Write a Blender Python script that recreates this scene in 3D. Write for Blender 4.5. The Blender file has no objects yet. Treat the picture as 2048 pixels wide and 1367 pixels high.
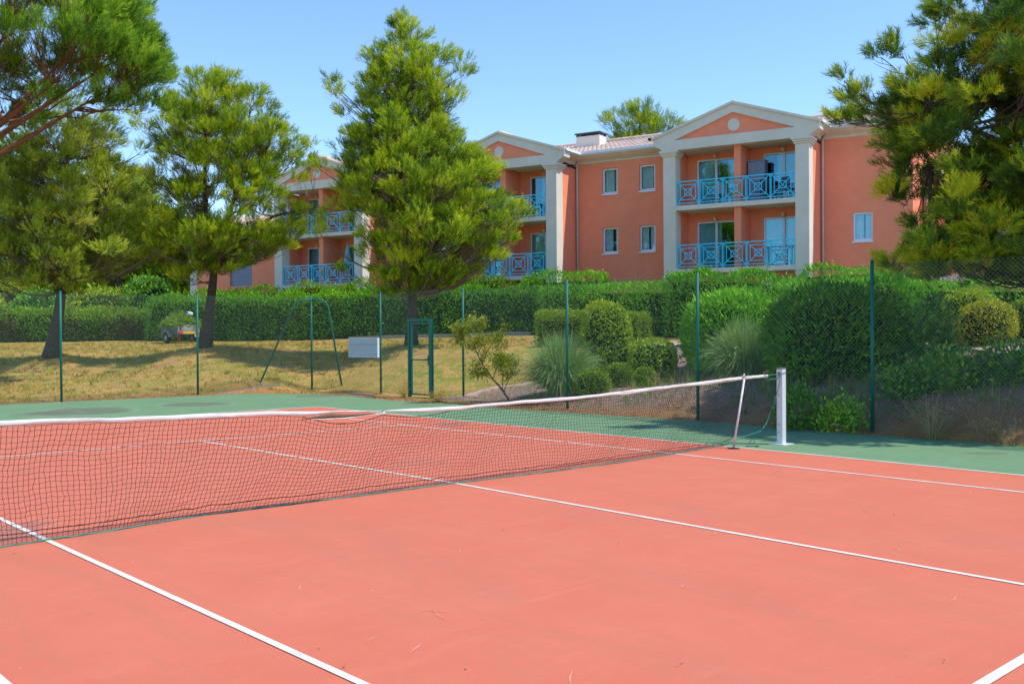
import bpy, math, random
import numpy as np
from mathutils import Vector, Matrix, Quaternion

scene = bpy.context.scene
COL = scene.collection
random.seed(7)
RNG = np.random.default_rng(11)

# ------------------------------------------------------------------ camera
# world: x along the net (right), y along the court away from the camera, z up, metres
CAM = np.array([-6.8818, -8.3452, 1.7316])
YAW, PITCH, ROLL, FPX = 0.7449055, -0.0106086, -0.0070684, 1959.514
W0, H0 = 2048.0, 1367.0
FWD = np.array([math.sin(YAW) * math.cos(PITCH), math.cos(YAW) * math.cos(PITCH), math.sin(PITCH)])
_r = np.cross(FWD, [0, 0, 1.0]); _r /= np.linalg.norm(_r)
_u = np.cross(_r, FWD)
RIGHT = math.cos(ROLL) * _r + math.sin(ROLL) * _u
UP = -math.sin(ROLL) * _r + math.cos(ROLL) * _u
cam_data = bpy.data.cameras.new("camera")
cam = bpy.data.objects.new("camera", cam_data)
COL.objects.link(cam)
cam_data.sensor_fit = 'HORIZONTAL'
cam_data.sensor_width = 36.0
cam_data.lens = FPX / W0 * 36.0
cam_data.clip_start = 0.05
cam_data.clip_end = 3000
m = Matrix.Identity(4)
for i in range(3):
    m[i][0], m[i][1], m[i][2], m[i][3] = RIGHT[i], UP[i], -FWD[i], CAM[i]
cam.matrix_world = m
scene.camera = cam

# ------------------------------------------------------------------ light
SUN_EL = math.radians(58.0)
SUN_AZ = math.atan2(0.534, -0.845)
TO_SUN = Vector((math.sin(SUN_AZ) * math.cos(SUN_EL), math.cos(SUN_AZ) * math.cos(SUN_EL), math.sin(SUN_EL)))
world = bpy.data.worlds.new("World")
scene.world = world
world.use_nodes = True
wn = world.node_tree.nodes
sky = wn.new('ShaderNodeTexSky')
sky.sky_type = 'NISHITA'
sky.sun_disc = False
sky.sun_elevation = SUN_EL
sky.sun_rotation = SUN_AZ
sky.altitude = 0
sky.air_density = 1.0
sky.dust_density = 0.0
sky.ozone_density = 7.0
wn['Background'].inputs['Strength'].default_value = 0.15
world.node_tree.links.new(sky.outputs[0], wn['Background'].inputs['Color'])
sun_data = bpy.data.lights.new("sun", 'SUN')
sun_data.energy = 2.7
sun_data.angle = math.radians(0.5)
sun_data.color = (1.0, 0.95, 0.865)
sun = bpy.data.objects.new("sun", sun_data)
COL.objects.link(sun)
sun.rotation_mode = 'QUATERNION'
sun.rotation_quaternion = TO_SUN.to_track_quat('Z', 'Y')
sun.location = (20, -30, 40)

scene.view_settings.view_transform = 'Standard'
scene.view_settings.look = 'None'
scene.view_settings.exposure = 0.78
scene.view_settings.gamma = 1.0
scene.view_settings.use_curve_mapping = False
scene.render.engine = 'CYCLES'
scene.cycles.max_bounces = 8
scene.cycles.diffuse_bounces = 4
scene.cycles.glossy_bounces = 3
scene.cycles.transmission_bounces = 4
scene.cycles.transparent_max_bounces = 12
scene.cycles.use_denoising = True
scene.cycles.denoising_prefilter = 'NONE'
scene.cycles.use_adaptive_sampling = False
scene.cycles.filter_width = 1.5
scene.cycles.caustics_reflective = False
scene.cycles.caustics_refractive = False

# ------------------------------------------------------------------ geometry helpers
def ray(px, py):
    return FWD + RIGHT * ((px - W0 / 2) / FPX) + UP * ((H0 / 2 - py) / FPX)

def at(px, py, d):
    """the point at depth d metres on the line of sight of a spot of the photograph (used to survey positions)"""
    return CAM + ray(px, py) * d

def gp(px, py, z=0.0):
    r = ray(px, py)
    return CAM + r * ((z - CAM[2]) / r[2])

RH = np.array([math.cos(YAW), -math.sin(YAW), 0.0])
FH = np.array([math.sin(YAW), math.cos(YAW), 0.0])

def nrm(v):
    return v / np.maximum(np.linalg.norm(v, axis=-1, keepdims=True), 1e-9)

def rand_unit(n, rng=None):
    rng = rng or RNG
    return nrm(rng.normal(size=(n, 3)))

class MB:
    """collects shapes into one mesh"""
    def __init__(self):
        self.v, self.f, self.mi, self.sm = [], [], [], []
        self.n = 0
    def add(self, v, f, mi=0, smooth=False):
        v = [tuple(map(float, p)) for p in v]
        self.v += v
        for q in f:
            self.f.append(tuple(int(i) + self.n for i in q))
            self.mi.append(mi); self.sm.append(smooth)
        self.n += len(v)
        return self
    def box(self, a, b, mi=0):
        x0, y0, z0 = a; x1, y1, z1 = b
        v = [(x0, y0, z0), (x1, y0, z0), (x1, y1, z0), (x0, y1, z0), (x0, y0, z1), (x1, y0, z1), (x1, y1, z1), (x0, y1, z1)]
        f = [(3, 2, 1, 0), (4, 5, 6, 7), (0, 1, 5, 4), (1, 2, 6, 5), (2, 3, 7, 6), (3, 0, 4, 7)]
        return self.add(v, f, mi)
    def bar(self, p, q, w, h=None, mi=0, up=(0, 0, 1)):
        """square bar from p to q"""
        h = h or w
        p = np.array(p, float); q = np.array(q, float)
        d = q - p; d /= np.linalg.norm(d)
        s = np.cross(d, up)
        if np.linalg.norm(s) < 1e-4: s = np.cross(d, (1, 0, 0))
        s /= np.linalg.norm(s); t = np.cross(s, d)
        v = []
        for c in (p, q):
            for a, b in ((-1, -1), (1, -1), (1, 1), (-1, 1)):
                v.append(c + s * a * w / 2 + t * b * h / 2)
        f = [(3, 2, 1, 0), (4, 5, 6, 7), (0, 1, 5, 4), (1, 2, 6, 5), (2, 3, 7, 6), (3, 0, 4, 7)]
        return self.add(v, f, mi)
    def tube(self, path, radii, sides=8, mi=0, caps=True, flat=1.0):
        P = np.array(path, float); n = len(P)
        R = np.full(n, radii, float) if np.isscalar(radii) else np.array(radii, float)
        T = np.gradient(P, axis=0); T = nrm(T)
        ref = np.array([0, 0, 1.0])
        if abs(T[0] @ ref) > 0.9: ref = np.array([1.0, 0, 0])
        V = []
        a = np.arange(sides) / sides * 2 * math.pi
        s = np.cross(T[0], ref); s /= np.linalg.norm(s)
        for i in range(n):
            s = s - T[i] * (s @ T[i]); s /= max(np.linalg.norm(s), 1e-9)
            t = np.cross(T[i], s)
            V.append(P[i] + R[i] * (np.cos(a)[:, None] * s * flat + np.sin(a)[:, None] * t))
        V = np.concatenate(V)
        F = []
        for i in range(n - 1):
            for k in range(sides):
                k2 = (k + 1) % sides
                F.append((i * sides + k, i * sides + k2, (i + 1) * sides + k2, (i + 1) * sides + k))
        if caps:
            F.append(tuple(range(sides))[::-1]); F.append(tuple((n - 1) * sides + k for k in range(sides)))
        return self.add(V, F, mi, True)
    def cyl(self, p, q, r, sides=10, mi=0):
        return self.tube([p, q], [r, r], sides, mi)
    def build(self, name, mats, parent=None, loc=None, bevel=0):
        me = bpy.data.meshes.new(name)
        me.from_pydata(self.v, [], self.f)
        for mm in (mats if isinstance(mats, (list, tuple)) else [mats]): me.materials.append(mm)
        me.polygons.foreach_set('material_index', self.mi)
        me.polygons.foreach_set('use_smooth', self.sm)
        me.update()
        o = bpy.data.objects.new(name, me)
        COL.objects.link(o)
        if parent is not None: o.parent = parent
        if loc is not None: o.location = loc
        if bevel:
            b = o.modifiers.new('bevel', 'BEVEL'); b.width = bevel; b.segments = 2; b.limit_method = 'ANGLE'
        return o

def big_mesh(name, chunks, mats, parent=None, loc=None, smooth=False):
    """chunks: list of (verts (N,3), verts per face k, material index, tint per vertex)"""
    V = np.concatenate([c[0] for c in chunks]).astype(np.float32)
    loops, starts, totals, mi, tint = [], [], [], [], []
    off = 0; ls = 0
    for v, k, mm, t in chunks:
        n = len(v); nf = n // k
        loops.append(np.arange(n) + off)
        starts.append(np.arange(nf) * k + ls)
        totals.append(np.full(nf, k)); mi.append(np.full(nf, mm))
        tint.append(np.broadcast_to(np.asarray(t, np.float32), (n,)))
        off += n; ls += n
    me = bpy.data.meshes.new(name)
    me.vertices.add(off); me.vertices.foreach_set('co', V.ravel())
    L = np.concatenate(loops).astype(np.int32)
    me.loops.add(len(L)); me.loops.foreach_set('vertex_index', L)
    S = np.concatenate(starts).astype(np.int32)
    me.polygons.add(len(S))
    me.polygons.foreach_set('loop_start', S)
    me.polygons.foreach_set('loop_total', np.concatenate(totals).astype(np.int32))
    me.polygons.foreach_set('material_index', np.concatenate(mi).astype(np.int32))
    a = me.attributes.new('tint', 'FLOAT', 'POINT')
    a.data.foreach_set('value', np.concatenate(tint).astype(np.float32))
    for mm in (mats if isinstance(mats, (list, tuple)) else [mats]): me.materials.append(mm)
    me.update(calc_edges=True)
    o = bpy.data.objects.new(name, me)
    COL.objects.link(o)
    if parent is not None: o.parent = parent
    if loc is not None: o.location = loc
    return o

def thing(name, label, cat, loc=(0, 0, 0), rz=0.0, group=None):
    o = bpy.data.objects.new(name, None)
    COL.objects.link(o)
    o.empty_display_size = 0.2
    o.location = loc; o.rotation_euler = (0, 0, rz)
    o['label'] = label; o['category'] = cat
    if group: o['group'] = group
    return o

def tag(o, label, cat, group=None, kind=None):
    o['label'] = label; o['category'] = cat
    if group: o['group'] = group
    if kind: o['kind'] = kind
    return o

def struct(o):
    o['kind'] = 'structure'; return o

def dup(root, loc, rz, label=None, group=None):
    r = root.copy(); COL.objects.link(r); r.location = loc; r.rotation_euler = (0, 0, rz)
    if label: r['label'] = label
    if group: r['group'] = group
    for ch in list(root.children):
        c = ch.copy(); COL.objects.link(c); c.parent = r
        for g in list(ch.children):
            d = g.copy(); COL.objects.link(d); d.parent = c
    return r

# ------------------------------------------------------------------ materials
def mat(name, color, rough=0.6, metal=0.0, spec=0.4, var=0.0, scale=6.0, bump=0.0, bump_scale=40.0, var2=0.0, scale2=0.6):
    m = bpy.data.materials.new(name); m.use_nodes = True
    nt = m.node_tree; n = nt.nodes; b = n['Principled BSDF']
    b.inputs['Roughness'].default_value = rough
    b.inputs['Metallic'].default_value = metal
    b.inputs['Specular IOR Level'].default_value = spec
    c = tuple(color) + (1,)
    b.inputs['Base Color'].default_value = c
    tc = n.new('ShaderNodeTexCoord')
    if var or var2:
        last = None
        for v, s in ((var, scale), (var2, scale2)):
            if not v: continue
            tx = n.new('ShaderNodeTexNoise'); tx.inputs['Scale'].default_value = s; tx.inputs['Detail'].default_value = 6
            tx.inputs['Roughness'].default_value = 0.6
            nt.links.new(tc.outputs['Object'], tx.inputs['Vector'])
            mr = n.new('ShaderNodeMapRange'); mr.inputs[1].default_value = 0.3; mr.inputs[2].default_value = 0.7
            mr.inputs[3].default_value = 1 - v; mr.inputs[4].default_value = 1 + v
            nt.links.new(tx.outputs['Fac'], mr.inputs[0])
            if last is None: last = mr.outputs[0]
            else:
                mu = n.new('ShaderNodeMath'); mu.operation = 'MULTIPLY'
                nt.links.new(last, mu.inputs[0]); nt.links.new(mr.outputs[0], mu.inputs[1]); last = mu.outputs[0]
        vm = n.new('ShaderNodeVectorMath'); vm.operation = 'SCALE'
        vm.inputs[0].default_value = color
        nt.links.new(last, vm.inputs['Scale'])
        nt.links.new(vm.outputs[0], b.inputs['Base Color'])
    if bump:
        tx = n.new('ShaderNodeTexNoise'); tx.inputs['Scale'].default_value = bump_scale; tx.inputs['Detail'].default_value = 4
        nt.links.new(tc.outputs['Object'], tx.inputs['Vector'])
        bp = n.new('ShaderNodeBump'); bp.inputs['Strength'].default_value = bump; bp.inputs['Distance'].default_value = 0.02
        nt.links.new(tx.outputs['Fac'], bp.inputs['Height'])
        nt.links.new(bp.outputs[0], b.inputs['Normal'])
    return m

def leaf_mat(name, ramp, rough=0.55, trans=0.3, spec=0.3):
    """foliage: colour from the per leaf tint, part of the light passes through"""
    m = bpy.data.materials.new(name); m.use_nodes = True
    nt = m.node_tree; n = nt.nodes; b = n['Principled BSDF']; out = n['Material Output']
    at_ = n.new('ShaderNodeAttribute'); at_.attribute_name = 'tint'
    cr = n.new('ShaderNodeValToRGB')
    els = cr.color_ramp.elements
    while len(els) < len(ramp): els.new(0.5)
    for e, (p, c) in zip(els, ramp):
        e.position = p; e.color = tuple(c) + (1,)
    nt.links.new(at_.outputs['Fac'], cr.inputs[0])
    nt.links.new(cr.outputs[0], b.inputs['Base Color'])
    b.inputs['Roughness'].default_value = rough
    b.inputs['Specular IOR Level'].default_value = spec
    if trans:
        tr = n.new('ShaderNodeBsdfTranslucent')
        nt.links.new(cr.outputs[0], tr.inputs['Color'])
        mx = n.new('ShaderNodeMixShader'); mx.inputs[0].default_value = trans
        nt.links.new(b.outputs[0], mx.inputs[1]); nt.links.new(tr.outputs[0], mx.inputs[2])
        nt.links.new(mx.outputs[0], out.inputs['Surface'])
    return m
# ------------------------------------------------------------------ terrain
# building frame: s along the front (to the right), b backwards, z up
B0 = np.array([27.15375, 15.09041, 0.0])
SD = np.array([0.284653, -0.958631, 0.0])
BD = np.array([0.958631, 0.284653, 0.0])
B_RZ = math.atan2(SD[1], SD[0])
def fac(s, b, z=0.0):
    return B0 + SD * s + BD * b + np.array([0, 0, z])

FENCE = [gp(123, 803), gp(396, 789), at(624, 774, 29.6), gp(762, 786), gp(820, 793), gp(864, 796), gp(927, 797), gp(1135, 818), gp(1396, 840), gp(1745, 866)]
_ctrl = [at(*q) for q in [
    (50, 745, 33), (250, 745, 33), (200, 724, 37), (100, 711, 34.5), (0, 695, 46), (-300, 684, 60), (0, 684, 60), (300, 680, 54), (600, 680, 47),
    (300, 740, 31.5), (410, 693, 35), (300, 700, 42), (470, 755, 30), (560, 765, 29.5), (600, 735, 32), (640, 712, 35), (822, 690, 33), (820, 672, 44), (720, 690, 40),
    (760, 755, 29), (900, 735, 29), (930, 700, 34), (1000, 735, 28.5), (1050, 690, 35), (1040, 668, 41), (980, 762, 28),
    (1060, 769, 27), (1000, 777, 26.3), (1090, 765, 26.5), (1180, 785, 22.6), (1240, 772, 23.3), (1300, 765, 24), (1300, 693, 31), (1250, 715, 28), (1420, 688, 29.5), (1350, 740, 25),
    (1300, 800, 20.7), (1400, 790, 19.8), (1460, 755, 22.5), (1560, 770, 19.6), (1650, 760, 19.5), (1600, 690, 27), (1700, 770, 18.2), (1600, 820, 17.6),
    (1850, 800, 16.4), (1900, 692, 23), (1975, 690, 21), (2040, 697, 20), (1950, 780, 16.2), (2000, 845, 14.8), (1800, 840, 16.2), (2200, 720, 16), (2300, 700, 14)]]
_ctrl += [np.array([p[0], p[1], z]) for p, z in ((fac(-34, -1), 1.4), (fac(-20, -1), 1.5), (fac(-10, -1), 1.6), (fac(0, -1), 1.65), (fac(8, -1), 1.65), (fac(20, 0), 1.7), (fac(0, 15), 1.7), (fac(-25, 15), 1.6), (fac(-60, 0), 1.3), (fac(40, 0), 1.7))]
_ctrl += [np.array([x, y, 0.0]) for x, y in [(p[0], p[1]) for p in FENCE] + [(-3, 18.4), (-8, 18.4), (-10, 10), (-10, 0), (-10, -10), (-3, -16), (4, -16), (8.8, -4), (8.9, -8), (9, -14)]]
_ctrl += [np.array([x, y, z]) for x, y, z in [(12, -10, 1.3), (14, -20, 1.5), (-20, 0, 0), (-20, 30, 0.3), (-30, -30, 0), (-10, 60, 1.0), (90, 60, 1.7), (60, -60, 1.5)]]
_ctrl = np.array(_ctrl)
_N = len(_ctrl)
_D = np.linalg.norm(_ctrl[:, None, :2] - _ctrl[None, :, :2], axis=2)
_A = np.zeros((_N + 1, _N + 1)); _A[:_N, :_N] = -np.sqrt(_D ** 2 + 0.6 ** 2) + np.eye(_N) * -0.02; _A[:_N, _N] = 1; _A[_N, :_N] = 1
_w = np.linalg.solve(_A, np.concatenate([_ctrl[:, 2], [0]]))

COURT_EDGE = [(-9.2, -16.0), (-9.2, 18.2)] + [tuple(gp(px, py)[:2]) for px, py in [(0, 808.5), (123, 803), (395, 791), (500, 786.5), (590, 787), (640, 787.5), (700, 791), (779, 800), (900, 806.5), (1011, 816), (1192, 828), (1397, 841), (1700, 866), (2048, 889)]] + [(8.55, -7.0), (8.6, -16.0)]
_CE = np.array(COURT_EDGE)
def court_dist(xy):
    """signed distance to the court's edge, negative inside"""
    xy = np.atleast_2d(xy)
    a = _CE; b = np.roll(_CE, -1, axis=0)
    d = np.full(len(xy), 1e9); ins = np.zeros(len(xy), bool)
    for p, q in zip(a, b):
        e = q - p
        t = np.clip(((xy - p) @ e) / (e @ e), 0, 1)
        d = np.minimum(d, np.linalg.norm(xy - p - t[:, None] * e, axis=1))
        c = ((p[1] > xy[:, 1]) != (q[1] > xy[:, 1]))
        with np.errstate(divide='ignore', invalid='ignore'):
            xi = (q[0] - p[0]) * (xy[:, 1] - p[1]) / (q[1] - p[1] + 1e-12) + p[0]
        ins ^= c & (xy[:, 0] < xi)
    return np.where(ins, -d, d)

def zt(x, y):
    """height of the ground"""
    x = np.asarray(x, float); y = np.asarray(y, float)
    sh = x.shape
    P = np.stack([x.ravel(), y.ravel()], 1)
    out = np.zeros(len(P))
    for i in range(0, len(P), 20000):
        Q = P[i:i + 20000]
        dd = np.sqrt(((Q[:, None, :] - _ctrl[None, :, :2]) ** 2).sum(2) + 0.36)
        z = -dd @ _w[:_N] + _w[_N]
        far = np.linalg.norm(Q - np.array([15, 15]), axis=1)
        k = np.clip((far - 60) / 60, 0, 1)
        z = np.clip(z, -0.02, 2.2) * (1 - k) + 1.2 * k
        cd = court_dist(Q)
        s = np.clip((cd - 0.05) / 0.5, 0, 1); s = s * s * (3 - 2 * s)
        z = z * s - 0.03 * (1 - s)
        out[i:i + 20000] = z
    return out.reshape(sh) if sh else float(out[0])

def on_ground(p, dz=0.0):
    return np.array([p[0], p[1], zt(p[0], p[1]) + dz])

def axis(lo, hi, fine_lo, fine_hi, step):
    a = list(np.arange(fine_lo, fine_hi + 1e-6, step))
    s, x = step, fine_hi
    while x < hi: s *= 1.35; x += s; a.append(x)
    s, x = step, fine_lo
    while x > lo: s *= 1.35; x -= s; a.insert(0, x)
    return np.array(a)

gx = axis(-900, 900, -12, 34, 0.4); gy = axis(-900, 900, -14, 62, 0.4)
GX, GY = np.meshgrid(gx, gy)
GZ = zt(GX, GY)
_noise = (np.sin(GX * 1.7 + GY * 0.6) + np.sin(GX * 0.55 - GY * 1.35 + 1.0) + np.sin(GX * 3.1 + 2 * np.sin(GY * 2.3))) * 0.012
_cd = court_dist(np.stack([GX.ravel(), GY.ravel()], 1)).reshape(GX.shape)
GZ = GZ + _noise * np.clip((_cd - 0.6) / 1.5, 0, 1)

def ground_material():
    m = bpy.data.materials.new('dry_lawn'); m.use_nodes = True
    nt = m.node_tree; n = nt.nodes; b = n['Principled BSDF']; L = nt.links
    b.inputs['Roughness'].default_value = 0.9; b.inputs['Specular IOR Level'].default_value = 0.15
    tc = n.new('ShaderNodeTexCoord')
    def noise(s, d=6, r=0.6):
        t = n.new('ShaderNodeTexNoise'); t.inputs['Scale'].default_value = s; t.inputs['Detail'].default_value = d; t.inputs['Roughness'].default_value = r
        L.new(tc.outputs['Object'], t.inputs['Vector']); return t.outputs['Fac']
    def rng(src, a, c, lo=0.0, hi=1.0):
        r = n.new('ShaderNodeMapRange'); r.inputs[1].default_value = a; r.inputs[2].default_value = c; r.inputs[3].default_value = lo; r.inputs[4].default_value = hi
        L.new(src, r.inputs[0]); return r.outputs[0]
    def mix(f, a, c):
        x = n.new('ShaderNodeMix'); x.data_type = 'RGBA'
        if isinstance(f, float): x.inputs[0].default_value = f
        else: L.new(f, x.inputs[0])
        for i, v in ((6, a), (7, c)):
            if isinstance(v, tuple): x.inputs[i].default_value = v + (1,)
            else: L.new(v, x.inputs[i])
        return x.outputs[2]
    def attr(k):
        a = n.new('ShaderNodeAttribute'); a.attribute_name = k; return a.outputs['Fac']
    def mul(a, c):
        x = n.new('ShaderNodeMath'); x.operation = 'MULTIPLY'; L.new(a, x.inputs[0])
        if isinstance(c, float): x.inputs[1].default_value = c
        else: L.new(c, x.inputs[1])
        return x.outputs[0]
    fine = noise(13, 8, 0.82); mid = noise(2.3, 8, 0.65); broad = noise(0.5, 6, 0.65)
    straw = mix(rng(fine, 0.34, 0.66), (0.25, 0.155, 0.034), (0.68, 0.45, 0.14))
    straw = mix(rng(mid, 0.45, 0.72), straw, (0.52, 0.285, 0.10))
    green = mix(rng(fine, 0.3, 0.7), (0.10, 0.135, 0.014), (0.36, 0.34, 0.06))
    bare = mix(rng(fine, 0.3, 0.7), (0.30, 0.15, 0.06), (0.50, 0.29, 0.15))
    straw = mix(mul(rng(noise(0.55, 6, 0.7), 0.52, 0.64), 0.8), straw, bare)
    lawn = mix(mul(rng(broad, 0.40, 0.56), rng(mid, 0.38, 0.55)), straw, green)
    soil = mix(rng(noise(14, 8, 0.8), 0.3, 0.7), (0.15, 0.105, 0.085), (0.38, 0.28, 0.23))
    chips = n.new('ShaderNodeTexVoronoi'); chips.inputs['Scale'].default_value = 26; chips.feature = 'F1'
    L.new(tc.outputs['Object'], chips.inputs['Vector'])
    soil = mix(mul(rng(chips.outputs['Color'], 0.45, 0.8), 0.75), soil, (0.40, 0.27, 0.20))
    litter = mix(rng(noise(30, 6, 0.8), 0.32, 0.68), (0.22, 0.075, 0.028), (0.48, 0.22, 0.09))
    c = mix(attr('soil'), lawn, soil)
    c = mix(mul(attr('litter'), rng(noise(3.5, 6, 0.7), 0.35, 0.6, 0.35, 1.0)), c, litter)
    L.new(c, b.inputs['Base Color'])
    bp = n.new('ShaderNodeBump'); bp.inputs['Strength'].default_value = 0.9; bp.inputs['Distance'].default_value = 0.04
    L.new(fine, bp.inputs['Height']); L.new(bp.outputs[0], b.inputs['Normal'])
    return m

def grid_mesh(name, X, Y, Z, material, attrs=None):
    ny, nx = X.shape
    V = np.stack([X.ravel(), Y.ravel(), Z.ravel()], 1)
    i = np.arange(nx * ny).reshape(ny, nx)
    F = np.stack([i[:-1, :-1].ravel(), i[:-1, 1:].ravel(), i[1:, 1:].ravel(), i[1:, :-1].ravel()], 1)
    me = bpy.data.meshes.new(name)
    me.vertices.add(len(V)); me.vertices.foreach_set('co', V.astype(np.float32).ravel())
    me.loops.add(F.size); me.loops.foreach_set('vertex_index', F.astype(np.int32).ravel())
    me.polygons.add(len(F)); me.polygons.foreach_set('loop_start', (np.arange(len(F)) * 4).astype(np.int32)); me.polygons.foreach_set('loop_total', np.full(len(F), 4, np.int32))
    me.polygons.foreach_set('use_smooth', np.ones(len(F), bool))
    for k, v in (attrs or {}).items():
        a = me.attributes.new(k, 'FLOAT', 'POINT'); a.data.foreach_set('value', v.astype(np.float32).ravel())
    me.materials.append(material); me.update(calc_edges=True)
    o = bpy.data.objects.new(name, me); COL.objects.link(o)
    return o

# planting bed of the right bank: east of the fence and south of the kerb
_kA = at(927, 786, 25.5); _kB = at(1062, 768, 27.2)
_kd = _kB[:2] - _kA[:2]; _kd = _kd / np.linalg.norm(_kd); _kn = np.array([_kd[1], -_kd[0]])
_side = (GX - _kA[0]) * _kn[0] + (GY - _kA[1]) * _kn[1]
_east = GX - 8.6
SOIL = np.clip(_side / 0.25, 0, 1) * np.clip(_east / 0.3, 0, 1)
LIT = np.clip(1 - (_cd - 0.2) / (1.3 + .5 * np.sin(GX * 1.3) * np.sin(GY * .9 + GX * .4)), 0, 1)
ground = grid_mesh('ground', GX, GY, GZ, ground_material(), {'soil': SOIL, 'litter': LIT})
struct(ground)

# ------------------------------------------------------------------ court
def court_material(name, c0, c1, streak, stain_list=(), grey=(0.14, 0.125, 0.10)):
    m = bpy.data.materials.new(name); m.use_nodes = True
    nt = m.node_tree; n = nt.nodes; b = n['Principled BSDF']; L = nt.links
    b.inputs['Roughness'].default_value = 0.8; b.inputs['Specular IOR Level'].default_value = 0.10
    tc = n.new('ShaderNodeTexCoord')
    def noise(s, d=6, r=0.6, sc=None, dist=0.0, rot=0.0):
        t = n.new('ShaderNodeTexNoise'); t.inputs['Scale'].default_value = s; t.inputs['Detail'].default_value = d; t.inputs['Roughness'].default_value = r; t.inputs['Distortion'].default_value = dist
        if sc:
            mp = n.new('ShaderNodeMapping'); mp.inputs['Scale'].default_value = sc; mp.inputs['Rotation'].default_value = (0, 0, rot); L.new(tc.outputs['Object'], mp.inputs[0]); L.new(mp.outputs[0], t.inputs['Vector'])
        else: L.new(tc.outputs['Object'], t.inputs['Vector'])
        return t.outputs['Fac']
    def rng(src, a, c, lo=0.0, hi=1.0):
        r = n.new('ShaderNodeMapRange'); r.inputs[1].default_value = a; r.inputs[2].default_value = c; r.inputs[3].default_value = lo; r.inputs[4].default_value = hi
        L.new(src, r.inputs[0]); return r.outputs[0]
    def mix(f, a, c):
        x = n.new('ShaderNodeMix'); x.data_type = 'RGBA'; L.new(f, x.inputs[0])
        for i, v in ((6, a), (7, c)):
            if isinstance(v, tuple): x.inputs[i].default_value = v + (1,)
            else: L.new(v, x.inputs[i])
        return x.outputs[2]
    c = mix(rng(noise(0.9, 10, 0.75, dist=0.3), 0.25, 0.75), c0, c1)
    # worn streaks swept along the court and paler scuffs
    c = mix(rng(noise(1.6, 8, 0.72, (1.0, 0.22, 1), 0.8, 0.6), 0.50, 0.74, 0, 0.75), c, streak)
    c = mix(rng(noise(5.0, 9, 0.75, (1.0, 0.16, 1), 0.6, 0.75), 0.52, 0.72, 0, 0.55), c, streak)
    c = mix(rng(noise(3.2, 9, 0.75, (0.16, 1.0, 1), 0.4, 0.2), 0.55, 0.75, 0, 0.45), c, tuple(min(1, v * 1.10 + 0.015) for v in c1))
    c = mix(rng(noise(2.2, 8, 0.7, (0.25, 1.0, 1), 0.5), 0.60, 0.80, 0, 0.5), c, tuple(min(1, v * 1.12 + 0.02) for v in c1))
    c = mix(rng(noise(150, 4, 0.8), 0.35, 0.70, 0.0, 0.30), c, tuple(v * 0.55 for v in c0))
    sp = n.new('ShaderNodeTexVoronoi'); sp.inputs['Scale'].default_value = 2.6; L.new(tc.outputs['Object'], sp.inputs['Vector'])
    c = mix(rng(sp.outputs['Distance'], 0.012, 0.02, 0.7, 0.0), c, (0.75, 0.62, 0.52))
    sp2 = n.new('ShaderNodeTexVoronoi'); sp2.inputs['Scale'].default_value = 1.1; L.new(tc.outputs['Object'], sp2.inputs['Vector'])
    c = mix(rng(sp2.outputs['Distance'], 0.008, 0.014, 0.8, 0.0), c, (0.10, 0.06, 0.04))
    for (sx, sy, rx, ry, rot, amt) in stain_list:
        mp = n.new('ShaderNodeMapping'); mp.vector_type = 'TEXTURE'
        mp.inputs['Location'].default_value = (sx, sy, 0); mp.inputs['Rotation'].default_value = (0, 0, rot); mp.inputs['Scale'].default_value = (rx, ry, 100)
        L.new(tc.outputs['Object'], mp.inputs[0])
        wob = n.new('ShaderNodeTexNoise'); wob.inputs['Scale'].default_value = 1.1; wob.inputs['Detail'].default_value = 7; wob.inputs['Distortion'].default_value = 0.7; L.new(tc.outputs['Object'], wob.inputs['Vector'])
        ln = n.new('ShaderNodeVectorMath'); ln.operation = 'LENGTH'; L.new(mp.outputs[0], ln.inputs[0])
        ad = n.new('ShaderNodeMath'); ad.operation = 'MULTIPLY_ADD'; ad.inputs[1].default_value = 0.9; L.new(wob.outputs['Fac'], ad.inputs[0]); L.new(ln.outputs['Value'], ad.inputs[2])
        # ad: distance + wobble (about 0.45 in the middle of the range)
        c = mix(rng(ad.outputs[0], 1.10, 1.45, amt, 0.0), c, grey)
        edge = rng(ad.outputs[0], 1.30, 1.40); edge2 = rng(ad.outputs[0], 1.42, 1.55, 1.0, 0.0)
        mu = n.new('ShaderNodeMath'); mu.operation = 'MULTIPLY'; L.new(edge, mu.inputs[0]); L.new(edge2, mu.inputs[1])
        mu2 = n.new('ShaderNodeMath'); mu2.operation = 'MULTIPLY'; mu2.inputs[1].default_value = 0.18 * amt; L.new(mu.outputs[0], mu2.inputs[0])
        c = mix(mu2.outputs[0], c, (0.52, 0.50, 0.42))
    L.new(c, b.inputs['Base Color'])
    bp = n.new('ShaderNodeBump'); bp.inputs['Strength'].default_value = 0.25; bp.inputs['Distance'].default_value = 0.004
    L.new(noise(220, 3, 0.7), bp.inputs['Height']); L.new(bp.outputs[0], b.inputs['Normal'])
    return m

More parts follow.
